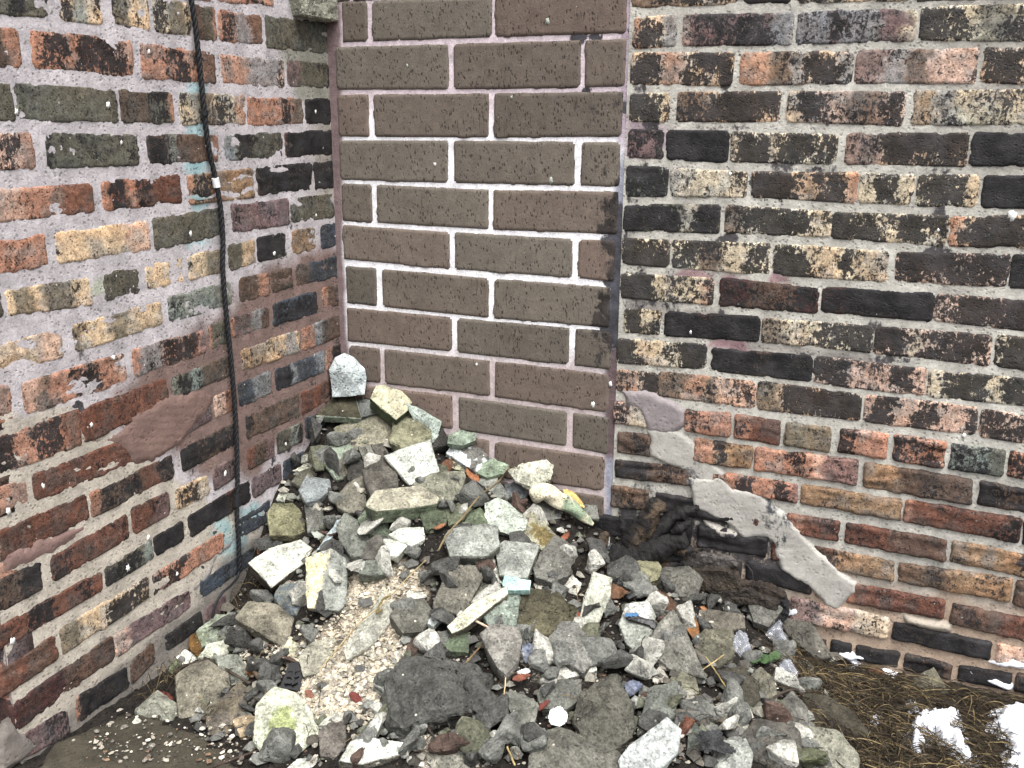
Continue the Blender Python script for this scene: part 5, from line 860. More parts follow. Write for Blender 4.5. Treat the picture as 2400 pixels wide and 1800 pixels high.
# ------------------------------------------------------------------ gravel and crumbs: nobody could count these
def gravel(name, polys, n, smin, smax, cols, label, seed, lift=.001, mat=None, skip=None):
    r = np.random.default_rng(seed); Vs, Fs, Cs = [], [], []; k = 0
    base = np.array([(0,0,1),(.9,0,.1),(.28,.85,.1),(-.73,.53,.1),(-.73,-.53,.1),(.28,-.85,.1),(0,0,-.8),(.5,.5,.75),(-.55,-.3,.7)], float)
    bmh = bmesh.new()
    for b in base: bmh.verts.new(b.tolist())
    bmesh.ops.convex_hull(bmh, input=bmh.verts); bmh.verts.index_update(); F0 = [[v.index for v in f.verts] for f in bmh.faces]; bmh.free()
    pr = []
    for poly, share in polys:
        poly = np.array(poly, float); lo, hi = poly.min(0), poly.max(0); m = 0
        while m < n * share:
            p = r.uniform(lo, hi)
            if skip is not None and sdpoly(p[None], skip)[0] > 0 and r.random() < .95: continue
            if sdpoly(p[None], poly)[0] > -12 + 24 * r.random() - 12: pr.append(p); m += 1
    # coarse depth lookup: one sight line per crumb against the height field
    pr = np.array(pr); R = ray(pr); t = np.full(len(pr), 1.2)
    for _ in range(60):
        P = CAM + R * t[:, None]; t = t + np.clip(P[:, 2] - hgt(P[:, 0], P[:, 1]), -.1, .2) * .6
    P = CAM + R * t[:, None]; dB = (P - CORNER) @ N_B; dA = (P - CORNER) @ N_A; P = P[(dB > .01) & (dA > .01)]
    for q in P:
        s = smin * (smax / smin) ** (r.random() ** 1.8); th = r.uniform(0, 6.28); M = np.array([[math.cos(th), -math.sin(th), 0], [math.sin(th), math.cos(th), 0], [0, 0, 1]])
        vv = (base * (1 + r.uniform(-.3, .3, base.shape)) * np.array([1, r.uniform(.6, 1), r.uniform(.45, .8)])) @ M.T * s * .5
        Vs.append(vv + q + np.array([0, 0, lift + s * .12])); Fs += [[i + k for i in f] for f in F0]; k += len(base)
        c = lin(cols[r.integers(len(cols))]) * r.uniform(.75, 1.2); Cs.append(np.tile(c, (len(base), 1)))
    o = link(name, mesh(name, np.vstack(Vs), Fs, mat or M_GRAVEL, col=np.clip(np.vstack(Cs), 0, 1))); tag(o, label, kind='stuff'); return o
PALEC = [(198,188,168), (190,182,162), (176,166,148), (210,204,190), (160,152,138), (136,132,122)]
DARKC = [(110,105,98), (84,80,74), (140,135,126), (66,60,54), (170,164,150), (120,98,80), (200,194,180)]
CRUMB = px('P2', [(1200,880),(1400,950),(1900,760),(2000,900),(1760,1000),(1750,1250),(1560,1400),(1330,1330),(1230,1080)])
gravel('mortar_crumbs', [(SAND, .5), (CRUMB, .5)], 5200, .0025, .017, PALEC, 'pale crumbs of old mortar strewn over the dust', 1)
gravel('mortar_crumbs', [(PALE2, .3), (px('P2', [(760,760),(1150,800),(1180,1000),(950,980),(760,880)]), .35), (PALE, .35)], 1300, .004, .016, PALEC, 'pale crumbs of old mortar scattered among the stones', 2)
gravel('gravel', [(AREA, 1.)], 4200, .003, .014, DARKC, 'dark and grey grit filling the rubble', 3, skip=SAND)
gravel('pavement_grit', [(px('L3', [(700,1400),(900,1330),(1300,1400),(1650,1500),(1700,1659),(1100,1659),(500,1659)]), 1.)], 330, .002, .016, PALEC[3:] + DARKC + DARKC, 'grit scattered on the pavement', 4, lift=.012)
STONEC = [(98,98,94), (78,77,74), (110,110,105), (124,125,119), (94,89,81), (164,160,148), (72,69,64), (100,102,88)]
gravel('broken_stones', [(AREA, .75), (px('R3', [(150,520),(1150,560),(1350,900),(1250,1371),(300,1371)]), .25)], 1500, .014, .042, STONEC, 'fist-small broken bits of concrete packed between the larger stones', 5, lift=.004, mat=M_GRAVEL, skip=SAND)

# ------------------------------------------------------------------ helpers for thin things
def smooth_path(pts, n):
    p = np.asarray(pts, float); q = np.vstack([2 * p[0] - p[1], p, 2 * p[-1] - p[-2]]); out = []
    m = len(p) - 1; ts = np.linspace(0, m - 1e-6, n)
    for t in ts:
        i = int(t); u = t - i; a, b, c, d = q[i], q[i + 1], q[i + 2], q[i + 3]
        out.append(.5 * ((2 * b) + (-a + c) * u + (2 * a - 5 * b + 4 * c - d) * u * u + (-a + 3 * b - 3 * c + d) * u ** 3))
    return np.array(out)
def frames(P):
    T = np.gradient(P, axis=0); T /= np.linalg.norm(T, axis=1)[:, None]; ref = np.array([.3, -.8, .5]); A = np.cross(T, ref); A /= np.linalg.norm(A, axis=1)[:, None]; return T, A, np.cross(T, A)
def tube_geo(P, rad, sides=8, mod=None):
    T, A, B = frames(P); n = len(P); th = np.linspace(0, 2 * np.pi, sides, endpoint=False); rad = np.broadcast_to(rad, (n,)); R = rad[:, None] * (np.ones((n, sides)) if mod is None else mod(np.linspace(0, 1, n)[:, None], th[None, :]))
    V = (P[:, None] + R[..., None] * (np.cos(th)[None, :, None] * A[:, None] + np.sin(th)[None, :, None] * B[:, None])).reshape(-1, 3); F_ = []
    for i in range(n - 1):
        for j in range(sides): F_.append([i * sides + j, i * sides + (j + 1) % sides, (i + 1) * sides + (j + 1) % sides, (i + 1) * sides + j])
    F_.append(list(range(sides))[::-1]); F_.append([(n - 1) * sides + j for j in range(sides)]); return V, F_
def flatcol(V, c, var=.3, sc=40): return np.clip(np.tile(lin(c), (len(V), 1)) * (1 - var / 2 + var * fbm(V * sc, 3, 7))[:, None], 0, 1)
def adopt(o, parent): bpy.context.view_layer.update(); o.parent = parent; o.matrix_parent_inverse = parent.matrix_world.inverted(); return o
def lifted(tile, pts, k): return np.array([(lambda h_: h_ + unit(CAM - h_) * k)(hit(p)) for p in px(tile, pts)])

# ------------------------------------------------------------------ cable down the left wall
cp = np.vstack([px('L1', [(1185,-180),(1200,0),(1228,200),(1258,480),(1285,750),(1312,950),(1345,1100),(1380,1290),(1396,1500)]), px('L2', [(1396,90),(1416,350),(1442,600),(1464,850),(1480,1100),(1488,1400)]), px('L3', [(1484,60),(1494,220),(1503,420)])])
uv = WA.uv(cp, .012); P = smooth_path(np.array([WA.at(np.array(a), np.array(b), np.array(.0125)) for a, b in uv]), 420)
cable = tag(empty('cable', tuple(P[200])), 'twisted black cable hanging down the left brick wall to the ground', 'cable')
T, A, B = frames(P); ln = np.r_[0, np.cumsum(np.linalg.norm(np.diff(P, axis=0), axis=1))]
for q in range(3):
    ph = ln / .042 * 2 * np.pi + q * 2.094; Q = P + .0027 * (np.cos(ph)[:, None] * A + np.sin(ph)[:, None] * B); V, F_ = tube_geo(Q, .0032, 8)
    adopt(place('strand', V, F_, M_CABLE, V.mean(0), smooth=True), cable)
def clip_at(i, w, mat, name, ln_=6, r=.0075):
    V, F_ = tube_geo(P[i:i + ln_], r, 10); o = place(name, V, F_, mat, V.mean(0), None, smooth=False); return adopt(o, cable)
def idx_of(tile, pt): q = px(tile, pt)[0]; return int(np.argmin(np.hypot(*(proj(P) - q).T)))
clip_at(idx_of('L1', (1270,690)), 0, M_CABLE, 'clip', 4, .0078); clip_at(idx_of('L2', (1488,1490)), 0, M_CABLE, 'clip', 10, .0095)
M_TAPE = material('white_tape', plain=(232, 236, 236), grain=(60, .1), fine=(300, .15), flake=0)
o = clip_at(idx_of('L1', (1352,1112)), 0, M_TAPE, 'tape', 9, .0074); o['label'] = 'white tape scrap'
# thin black wire from the cable's foot along the ground
wp = np.vstack([[WA.at(np.array(a), np.array(b), np.array(.012)) for a, b in WA.uv(px('L3', [(1490,150),(1500,420)]), .012)], lifted('L3', [(1450,510),(1395,560),(1350,640),(1330,720)], .02)])
V, F_ = tube_geo(smooth_path(wp, 60), .0028, 6); tag(place('wire', V, F_, M_CABLE, V.mean(0), smooth=True), 'thin black wire running from the cable foot over the ground by the left wall', 'wire')
# white droppings and paint spots on the walls
M_SPOT = material('white_spots', plain=(226, 226, 222), grain=(80, .15), fine=(300, .15), flake=0)
def spot(W, tile, c, r, parent, name='paint_spot', mat=None):
    cc = px(tile, c)[0]; uvc = W.uv(cc)[0]; n = 14; rs = np.random.default_rng(int(c[0] + c[1])).uniform(.6, 1.25, n); th = np.linspace(0, 2 * np.pi, n, endpoint=False); rr_ = r / F * 1.6 * rs
    V = [W.at(np.array(uvc[0]), np.array(uvc[1]), np.array(.0035))] + [W.at(np.array(uvc[0] + a * math.cos(t) * .75), np.array(uvc[1] + a * math.sin(t) * 1.1), np.array(.0020)) for a, t in zip(rr_, th)] + [W.at(np.array(uvc[0] + a * math.cos(t) * .85), np.array(uvc[1] + a * math.sin(t) * 1.2), np.array(-.004)) for a, t in zip(rr_, th)]
    F_ = [[0, 1 + i, 1 + (i + 1) % n] for i in range(n)] + [[1 + i, 1 + n + i, 1 + n + (i + 1) % n, 1 + (i + 1) % n] for i in range(n)]
    return adopt(place(name, np.array(V), F_, mat or M_SPOT, V[0], smooth=True), parent)
for tile, c, r in (('L1',(675,660),8),('L1',(1192,1465),7),('L1',(1718,1590),7),('L1',(1980,1350),5),('L1',(758,895),5),('L1',(930,325),6),('L1',(100,700),6),('L2',(268,1445),9),('L2',(1410,1365),9),('L2',(50,1600),9),('L2',(570,1060),6),('L2',(712,640),6),('L2',(1790,1180),6),('L3',(75,862),9),('L3',(800,405),10),('L3',(1110,440),6),('L3',(930,210),7),('L1',(1975,700),6)): spot(WA, tile, c, r, left_wall)
M_SPOT2 = material('pale_green_spots', plain=(160, 166, 156), grain=(80, .15), fine=(300, .15), flake=0)
for tile, c, r, m in (('C1',(1447,138),9,M_SPOT2),('C1',(1472,1172),9,M_SPOT2),('C1',(1215,630),6,M_SPOT2),('C1',(718,1065),6,M_SPOT),('C1',(540,425),5,M_SPOT2),('C2',(1740,1100),9,M_SPOT),('C2',(1855,965),7,M_SPOT),('C2',(988,840),5,M_SPOT)): spot(WB, tile, c, r, panel, mat=m)
for tile, c, r in (('R1',(2145,1165),13),('R1',(1748,1243),6),('R1',(625,940),6),('R2',(1900,930),7),('R2',(780,905),7),('R2',(870,900),6),('R2',(1855,1075),6),('R2',(1995,1072),6),('R2',(485,395),6)): spot(WB, tile, c, r, right_wall)

# ------------------------------------------------------------------ burnt log and board at the foot of the right wall
def wb(tile, pts, dep): return np.array([WB.at(np.array(a), np.array(b), np.array(d)) for (a, b), d in zip(WB.uv(px(tile, pts)), np.broadcast_to(dep, (len(pts),)))])
def rough_tube(P, rad, sides, name, mat, colfn, amp, parent=None, seed=1, label=None):
    V, F_ = tube_geo(P, rad, sides); n = (V.reshape(len(P), sides, 3) - P[:, None]); n = (n / np.linalg.norm(n, axis=-1)[..., None]).reshape(-1, 3)
    V = V + n * ((fbm(V * 38, 4, seed) - .5) * amp * 2 + (np.abs(fbm(V * 90, 3, seed + 1) - .5)) * amp * 1.6 + (fbm(V * 190, 3, seed + 2) - .5) * amp * 1.2)[:, None]; return place(name, V, F_, mat, V.mean(0), parent, col=colfn(V), smooth=True)
log = tag(empty('burnt_log', tuple(wb('R3', [(300,180)], .05)[0])), 'charred black log with a raised stub lying against the right wall', 'log')
blk = lambda V: np.clip(np.tile(lin((33, 31, 31)), (len(V), 1)) * (.3 + 1.6 * fbm(V * 46, 4, 8))[:, None], 0, 1)
stubc = lambda V: mixm(blk(V), (76, 64, 52), sstep(.46, .6, fbm(V * 32, 3, 9)))
adopt(rough_tube(smooth_path(wb('R3', [(60,250),(150,225),(270,190),(390,165),(490,150)], [.10,.09,.07,.055,.04]), 60), np.interp(np.linspace(0, 1, 60), [0, .15, .6, 1], [.018, .032, .03, .014]), 28, 'trunk', M_CHAR, blk, .010, seed=3), log)
adopt(rough_tube(smooth_path(wb('R3', [(215,190),(255,110),(300,40),(338,-25),(350,-45)], [.07,.065,.06,.05,.05]), 44), np.interp(np.linspace(0, 1, 44), [0, .6, .9, 1], [.028, .022, .020, .008]), 24, 'stub', M_CHAR, stubc, .009, seed=5), log)
adopt(rough_tube(smooth_path(wb('R3', [(300,150),(400,50),(470,15),(540,5)], [.05,.04,.03,.02]), 40), np.interp(np.linspace(0, 1, 40), [0, .5, 1], [.022, .013, .005]), 18, 'branch', M_CHAR, blk, .008, seed=7), log)
adopt(rough_tube(smooth_path(wb('R3', [(70,250),(60,180),(95,110),(110,80)], [.10,.10,.09,.09]), 30), np.interp(np.linspace(0, 1, 30), [0, .5, 1], [.02, .014, .006]), 16, 'branch', M_CHAR, stubc, .007, seed=9), log)
for k_, (a_, b_, r0) in enumerate((((300,230),(480,262),.010), ((180,120),(140,40),.008), ((420,110),(500,60),.010), ((330,270),(470,290),.008), ((110,300),(230,262),.012), ((360,70),(300,120),.009), ((440,200),(560,215),.009))):
    adopt(rough_tube(smooth_path(wb('R3', [a_, ((a_[0] + b_[0]) / 2 + 6, (a_[1] + b_[1]) / 2 - 6), b_], [.055, .045, .03]), 24), np.interp(np.linspace(0, 1, 24), [0, .3, 1], [r0 * .5, r0, r0 * .3]), 9, 'splinter', M_CHAR, stubc if k_ % 3 == 0 else blk, .007, seed=60 + k_), log)
brd = tag(empty('burnt_board', tuple(wb('R3', [(650,380)], .03)[0])), 'rotten half-burnt wooden board along the foot of the right wall', 'board')
for k_, (pl, c_, d0, d1) in enumerate((([(330,235),(520,232),(700,262),(745,300),(640,330),(420,300)], (78, 74, 71), .008, .03), ([(500,300),(690,300),(750,350),(770,430),(640,440),(520,390)], (60, 53, 46), .012, .045), ([(640,410),(800,400),(960,470),(950,505),(800,480),(660,470)], (54, 48, 43), .01, .05), ([(740,375),(900,400),(990,450),(960,480),(800,420)], (56, 48, 42), .008, .035))):
    adopt(rough_box(WB, WB.uv(px('R3', pl)), d0, d1, c_, M_CHAR, 'plank', None, 300 + k_, bev=.003, amp=.003), brd)
# dark melted rag beside the whitewashed brick
rough_box(WB, WB.uv(px('R3', [(925,455),(985,455),(1000,500),(990,580),(955,585),(940,520)])), .008, .03, (36, 36, 38), M_CHAR, 'melted_rag', None, 320, bev=.003, amp=.004)
tag(bpy.data.objects['melted_rag'], 'black melted rag hanging at the foot of the right wall', 'rag')

# ------------------------------------------------------------------ twisted plaster ornament
Po = smooth_path(lifted('P1', [(1790,985),(1880,985),(1990,1040),(2090,1110),(2185,1190)], .055), 90)
V, F_ = tube_geo(Po, np.interp(np.linspace(0, 1, 90), [0, .05, .5, .9, 1], [.017, .0215, .020, .010, .004]), 36, mod=lambda s, th: 1 + .16 * np.sin(3 * th + 16 * s) * np.clip(1.2 - s, .3, 1))
n_ = fbm(V * 70, 3, 12) - .5; c = flatcol(V, (216, 208, 182), .35); s_ = np.repeat(np.linspace(0, 1, 90), 36); c = mixm(c, (132, 146, 122), sstep(.42, .62, s_ + n_ * .4) * sstep(.98, .8, s_ + n_ * .3))
tag(place('plaster_ornament', V, F_, material('ornament_plaster', grain=(60, .25), fine=(260, .3), pit=(140, .5), bump=.7, flake=0), V.mean(0), col=c, smooth=True), 'tapering spirally fluted plaster ornament leaning beside the burnt log', 'ornament')

# ------------------------------------------------------------------ flat litter
def flat(tile, poly, k, tilt, thick, mat, name, col, label=None, cat=None, parent=None, crumple=0., cell=.004, group=None, seed=1, wob=0.):
    p = px(tile, poly); C = hit(p.mean(0)); toC = unit(CAM - C); n = unit(toC * (1 - tilt) + np.array([0, 0, 1.]) * tilt); C = C + toC * k
    R = ray(p); T = CAM + R * (((C - CAM) @ n) / (R @ n))[:, None]; ex = unit(np.cross(n, [0.2, .3, 1.])); ey = np.cross(n, ex); q = np.stack([(T - C) @ ex, (T - C) @ ey], -1)
    lo, hi = q.min(0) - .004, q.max(0) + .004; u, v = np.meshgrid(np.arange(lo[0], hi[0], cell), np.arange(lo[1], hi[1], cell), indexing='ij'); P3 = np.stack([u, v, u * 0 + seed], -1)
    s = sdpoly(np.stack([u, v], -1), q) + (fbm(P3 * 90, 3, seed) - .5) * wob; F_ = gridfaces(*u.shape); F_ = F_[(s.ravel()[F_] > 0).sum(1) >= 2]
    if len(F_) == 0: return None
    us = np.unique(F_); ix = -np.ones(u.size, int); ix[us] = np.arange(len(us)); F_ = ix[F_]
    h = (fbm(P3 * 42, 3, seed + 3) - .5) * crumple * 2 + (fbm(P3 * 110, 2, seed + 4) - .5) * crumple * .8
    top = (C + u[..., None] * ex + v[..., None] * ey + h[..., None] * n).reshape(-1, 3)[us]; bot = top - n * thick; m = len(us)
    ed = {}
    for f in F_:
        for i in range(4): e = (f[i], f[(i + 1) % 4]); ed[e] = 1
    sides = [[a + m, b + m, b, a][::-1] for (a, b) in ed if (b, a) not in ed]
    V = np.vstack([top, bot]); o = place(name, V, F_.tolist() + [[i + m for i in f][::-1] for f in F_.tolist()] + sides, mat, V.mean(0), None, col=flatcol(V, col, .5, 60), smooth=thick < .003)
    if parent: adopt(o, parent)
    if label: tag(o, label, cat, group)
    return o
def leaf(tile, a, b, wpx, col, label, k=.025, tilt=.45, curl=.004, seed=1):
    a, b = np.array(a, float), np.array(b, float); d = (b - a); nrm = np.array([-d[1], d[0]]) / np.hypot(*d); s = [0, .12, .3, .5, .7, .88, 1]; wd = [.05, .55, .95, 1, .8, .4, .02]
    poly = [a + d * t + nrm * w_ * wpx / 2 for t, w_ in zip(s, wd)] + [a + d * t - nrm * w_ * wpx / 2 for t, w_ in zip(s[::-1], wd[::-1])]
    return flat(tile, poly, k, tilt, .0008, M_LEAF, 'dead_leaf', col, label, 'leaf', crumple=curl, cell=.0022, group='dead leaves in the rubble', seed=seed)
leaf('P1', (1365,820), (1448,905), 62, (140,92,62), 'curled brown leaf beside the cream-white shard', seed=1, k=.04)
leaf('P1', (1200,850), (1272,760), 70, (92,62,44), 'crumpled dark brown leaf left of the cream-white shard', seed=2, curl=.009, k=.03)
leaf('P1', (1990,960), (2130,1075), 55, (196,164,104), 'yellow-tan leaf tucked behind the twisted ornament', seed=3, k=.02)
leaf('P1', (12,1382), (85,1240), 60, (112,76,52), 'orange-brown leaf standing against the left wall above the big block', seed=4, k=.02)
leaf('P1', (1150,1215), (1232,1178), 26, (132,90,64), 'small orange leaf in the gap under the long flat-topped slab', seed=5)
leaf('R3', (470,570), (520,715), 62, (124,86,52), 'rust-coloured standing leaf beside the brick-shaped slab', seed=6, tilt=.2, k=.04)
leaf('P3', (905,1030), (1035,1005), 45, (112,66,50), 'red-brown leaf below the blue shell', seed=7, k=.04)
leaf('P3', (1088,1250), (1170,1178), 34, (92,44,36), 'narrow dark red leaf left of the white disc', seed=8, k=.035)
leaf('P3', (1340,620), (1388,560), 50, (140,76,50), 'small red-brown leaf left of the tall narrow slab', seed=9, k=.03)
leaf('R3', (535,535), (575,550), 18, (150,104,70), 'bright orange leaf scrap above the brick-shaped slab', seed=10, k=.03)
leaf('P1', (1980,1290), (2030,1235), 36, (120,70,50), 'small brown leaf scrap left of the burnt log', seed=11, k=.04)
leaf('P3', (1560,400), (1730,420), 95, (94,68,50), 'large crumpled brown leaf right of the tall narrow slab', seed=12, curl=.010, k=.03)
leaf('R3', (260,470), (420,545), 85, (82,60,46), 'wide crumpled dark leaf below the cube-like pebbly piece', seed=13, curl=.010, k=.025)
leaf('P2', (840,930), (880,1020), 50, (110,76,48), 'curled brown leaf left of the black plastic piece', seed=14, k=.02)
leaf('P2', (190,1130), (330,1180), 70, (92,44,36), 'dark red leaf between the wall and the big boulder', seed=15, k=.012)
leaf('P2', (1560,1130), (1660,1180), 55, (96,44,38), 'dark red leaf scrap among the mortar crumbs', seed=16, k=.015)
leaf('P2', (1255,1110), (1310,1160), 52, (120,80,64), 'rust-red flake on the mortar crumbs', seed=17, k=.015)
leaf('R3', (1400,860), (1500,880), 36, (104,66,44), 'brown leaf by the foot of the right wall next to snow', seed=18, k=.012)
leaf('R3', (960,800), (1130,850), 60, (150,122,92), 'split tan leaf at the foot of the slanting slab', seed=19, k=.02)
# black plastic piece with raised ribs
bp_ = tag(empty('black_plastic_piece', tuple(hit(px('P2', (1170,1010))[0]))), 'small black ribbed plastic piece lying on the mortar dust', 'plastic piece')
flat('P2', [(1085,1092),(1140,915),(1252,915),(1210,1107)], .030, .5, .012, M_PLASTIC, 'casing', (18,18,20), parent=bp_, cell=.003)
for a_ in (960, 1000, 1045): flat('P2', [(1135 - (a_ - 960) * .3,a_),(1215 - (a_ - 960) * .2,a_),(1212 - (a_ - 960) * .2,a_ + 14),(1132 - (a_ - 960) * .3,a_ + 14)], .036, .5, .006, M_PLASTIC, 'rib', (26,26,30), parent=bp_, cell=.0018)
flat('P2', [(1168,950),(1184,950),(1170,1070),(1154,1070)], .037, .5, .006, M_PLASTIC, 'rib', (26,26,30), parent=bp_, cell=.0018)
# white disc
th = np.linspace(0, 2 * np.pi, 22, endpoint=False); dr = 66 * (1 + .06 * np.cos(5 * th + .4)); dr[12] *= .86
flat('P3', np.stack([1229 + dr * np.cos(th), 1294 + dr * np.sin(th) * 1.0], -1), .05, .25, .006, material('white_disc', plain=(246, 247, 248), grain=(40, .05), fine=(200, .05), bump=.2, rough=.5, flake=0), 'white_disc', (246,246,246), 'round bright white scalloped disc lying on the rubble', 'disc', crumple=.0015, cell=.0022)
# blue shells
flat('P3', [(975,785),(1045,780),(1048,830),(1020,890),(1000,925),(985,880)], .045, .1, .003, M_SHELL, 'mussel_shell', (98,104,116), 'blue-grey mussel-like shell under the pointed rock', 'shell', crumple=.006, cell=.0022, seed=3, group='blue shells')
flat('P3', [(1702,1070),(1730,1040),(1800,1045),(1832,1075),(1790,1120),(1740,1150),(1712,1120)], .035, .4, .003, M_SHELL, 'mussel_shell', (82,88,102), 'dark blue iridescent shell above the grey-green block', 'shell', crumple=.008, cell=.0022, seed=4, group='blue shells')
flat('P3', [(940,975),(1010,950),(1035,970),(1000,1000),(950,1000)], .035, .4, .003, M_SPOT, 'plastic_scrap', (206,226,230), 'pale blue-white scrap above the red-brown leaf', 'scrap', crumple=.003, cell=.0022)
flat('P1', [(350,1230),(420,1232),(440,1250),(410,1280),(370,1262)], .03, .3, .001, M_SPOT2, 'plastic_scrap', (206,170,196), 'pinkish scrap beside the pale blue sliver', 'scrap', crumple=.006, cell=.003)
# black strips, cloth scrap
flat('R3', [(128,482),(200,440),(245,392),(282,440),(240,465),(170,500)], .045, .4, .002, M_PLASTIC, 'plastic_strip', (20,20,24), 'black plastic strip pointing up below the cube-like pebbly piece', 'plastic strip', crumple=.006, cell=.003, group='black plastic strips')
flat('R3', [(138,590),(220,588),(300,612),(347,652),(330,668),(260,630),(180,612)], .06, .4, .002, M_PLASTIC, 'plastic_strip', (20,20,24), 'black curved plastic strip lying over the blue-stained stone', 'plastic strip', crumple=.005, cell=.003, group='black plastic strips', seed=5)
flat('R3', [(138,572),(205,566),(215,582),(150,588)], .062, .4, .0015, material('blue_scrap', plain=(74, 112, 150), grain=(60, .2), fine=(300, .2), flake=0), 'plastic_scrap', (60,130,190), 'bright blue scrap above the curved black strip', 'scrap', cell=.002)
flat('R3', [(518,1190),(640,1172),(660,1240),(720,1275),(715,1300),(600,1270),(560,1300),(530,1250)], .06, .4, .003, M_CHAR, 'cloth_scrap', (52,53,54), 'dark grey cloth scrap draped over the pale rock at the bottom', 'cloth', crumple=.008, cell=.004, seed=7)
for k_, (pl, lb, kk) in enumerate((([(930,900),(960,820),(1000,815),(1040,870),(1030,930),(970,972),(935,950)], 'clear crumpled plastic wrap below the slanting slab', .03), ([(700,690),(740,655),(775,680),(800,760),(780,815),(725,810),(705,760)], 'clear plastic scrap left of the green plant', .03), ([(760,590),(860,640),(950,600),(960,660),(1010,760),(960,790),(900,700),(820,660)], 'long torn clear plastic film above the green plant', .03))):
    flat('R3', pl, kk, .4, .0012, M_CLEAR, 'plastic_wrap', (220,224,232), lb, 'plastic wrap', crumple=.013, cell=.0035, seed=30 + k_, group='clear plastic wraps')

# ------------------------------------------------------------------ stems, twigs, seedling
def stem(tile, pts, rad, k, col, name, label, cat, n=50, seed=1):
    V, F_ = tube_geo(smooth_path(lifted(tile, pts, k), n), rad * .8, 6); V = V + (fbm(V * 120, 2, seed) - .5)[:, None] * .0012
    return tag(place(name, V, F_, M_GRASS, V.mean(0), col=flatcol(V, col, .4), smooth=True), label, cat)
stem('P1', [(1640,820),(1570,910),(1470,985),(1400,1060),(1340,1140),(1270,1215),(1215,1290),(1185,1350)], .0026, .085, (120,106,78), 'dry_stem', 'long dry stem slanting across the upper heap to the right panel', 'stem')
stem('P2', [(2105,190),(1990,300),(1880,420),(1800,500),(1650,620),(1560,720),(1450,850),(1350,970)], .0017, .05, (158,144,110), 'dry_stem', 'thin straw-coloured stem slanting over the mortar dust', 'stem')
stem('P2', [(1860,440),(1800,470),(1760,560),(1800,540)], .0028, .05, (104,92,58), 'dry_stem', 'dark tangled seed head on the thin stem over the mortar dust', 'stem', seed=4)
stem('P2', [(540,880),(640,925),(740,990),(860,1060)], .004, .035, (70,62,54), 'twig', 'dark root-like twig behind the big boulder', 'twig')
stem('P2', [(880,960),(930,1030),(960,1090),(990,1150)], .0055, .03, (96,82,66), 'twig', 'broken brown twig below the curled leaf', 'twig')
stem('P2', [(320,990),(400,935),(500,905),(560,890)], .0026, .04, (66,56,48), 'twig', 'dark twig arching over the big boulder by the left wall', 'twig')
stem('P2', [(90,1618),(200,1640),(330,1655)], .0042, .012, (120,112,116), 'twig', 'purplish-grey stick lying on the pavement at the bottom', 'twig')
stem('P2', [(600,1650),(760,1590),(940,1528)], .003, .02, (70,58,52), 'twig', 'thin dark twig left of the white flat-topped slab', 'twig')
stem('P3', [(640,615),(690,640),(735,665)], .003, .05, (196,170,150), 'twig', 'short pinkish stick left of the pointed rock', 'twig')
stem('P3', [(862,960),(858,1050),(850,1140)], .0015, .045, (188,170,130), 'dry_stem', 'upright pale straw above the triangular shard', 'stem')
stem('P3', [(540,960),(610,880),(690,790)], .0022, .04, (120,100,70), 'twig', 'brown twig left of the pointed rock', 'twig')
stem('P3', [(870,1510),(895,1570),(925,1640)], .0026, .03, (166,148,104), 'dry_stem', 'yellow straw at the bottom beside the wide rough rock', 'stem')
stem('P3', [(380,1480),(300,1330),(470,1310),(640,1270)], .003, .03, (50,44,40), 'twig', 'dark twig under the dark conglomerate lump', 'twig')
stem('R3', [(560,795),(620,880),(690,990),(740,1080)], .0018, .05, (150,134,90), 'dry_stem', 'straw leaning over the dark brown flat rock', 'stem')
stem('R3', [(540,865),(600,825),(655,785)], .0016, .05, (176,156,112), 'dry_stem', 'short straw crossing the leaning straw', 'stem')
stem('R3', [(880,1040),(950,985),(1030,965),(1060,1000)], .0036, .035, (60,52,46), 'twig', 'dark arched twig over the five-sided stone', 'twig')
stem('R3', [(1360,1180),(1420,1240),(1480,1300),(1520,1345)], .0016, .02, (206,186,140), 'dry_stem', 'pale straw pointing at the snow', 'stem')
stem('R3', [(640,300),(740,300),(800,350),(805,430),(790,470)], .0012, .05, (60,58,58), 'wire', 'thin curved wire in front of the burnt board', 'wire')
M_GREEN = material('green_leaf', plain=(62, 86, 52), grain=(80, .3), fine=(300, .2), bump=.3, rough=.6, flake=0)
sp = tag(empty('seedling', tuple(hit(px('R3', (860,810))[0]))), 'tiny green plant growing between the stones', 'plant')
for k_, (cx_, cy_, rx_, ry_) in enumerate(((815,805,34,22),(868,805,24,26),(922,788,30,22),(845,790,20,16),(895,800,16,18))):
    t_ = np.linspace(0, 2 * np.pi, 14, endpoint=False); flat('R3', np.stack([cx_ + rx_ * np.cos(t_), cy_ + ry_ * np.sin(t_)], -1), .04 + .004 * k_, .6, .0008, M_GREEN, 'leaf', (66,104,52), parent=sp, crumple=.002, cell=.0022, seed=k_)
V, F_ = tube_geo(smooth_path(lifted('R3', [(870,830),(865,810),(860,795)], .03), 12), .0015, 5); adopt(place('stem', V, F_, M_GREEN, V.mean(0)), sp)

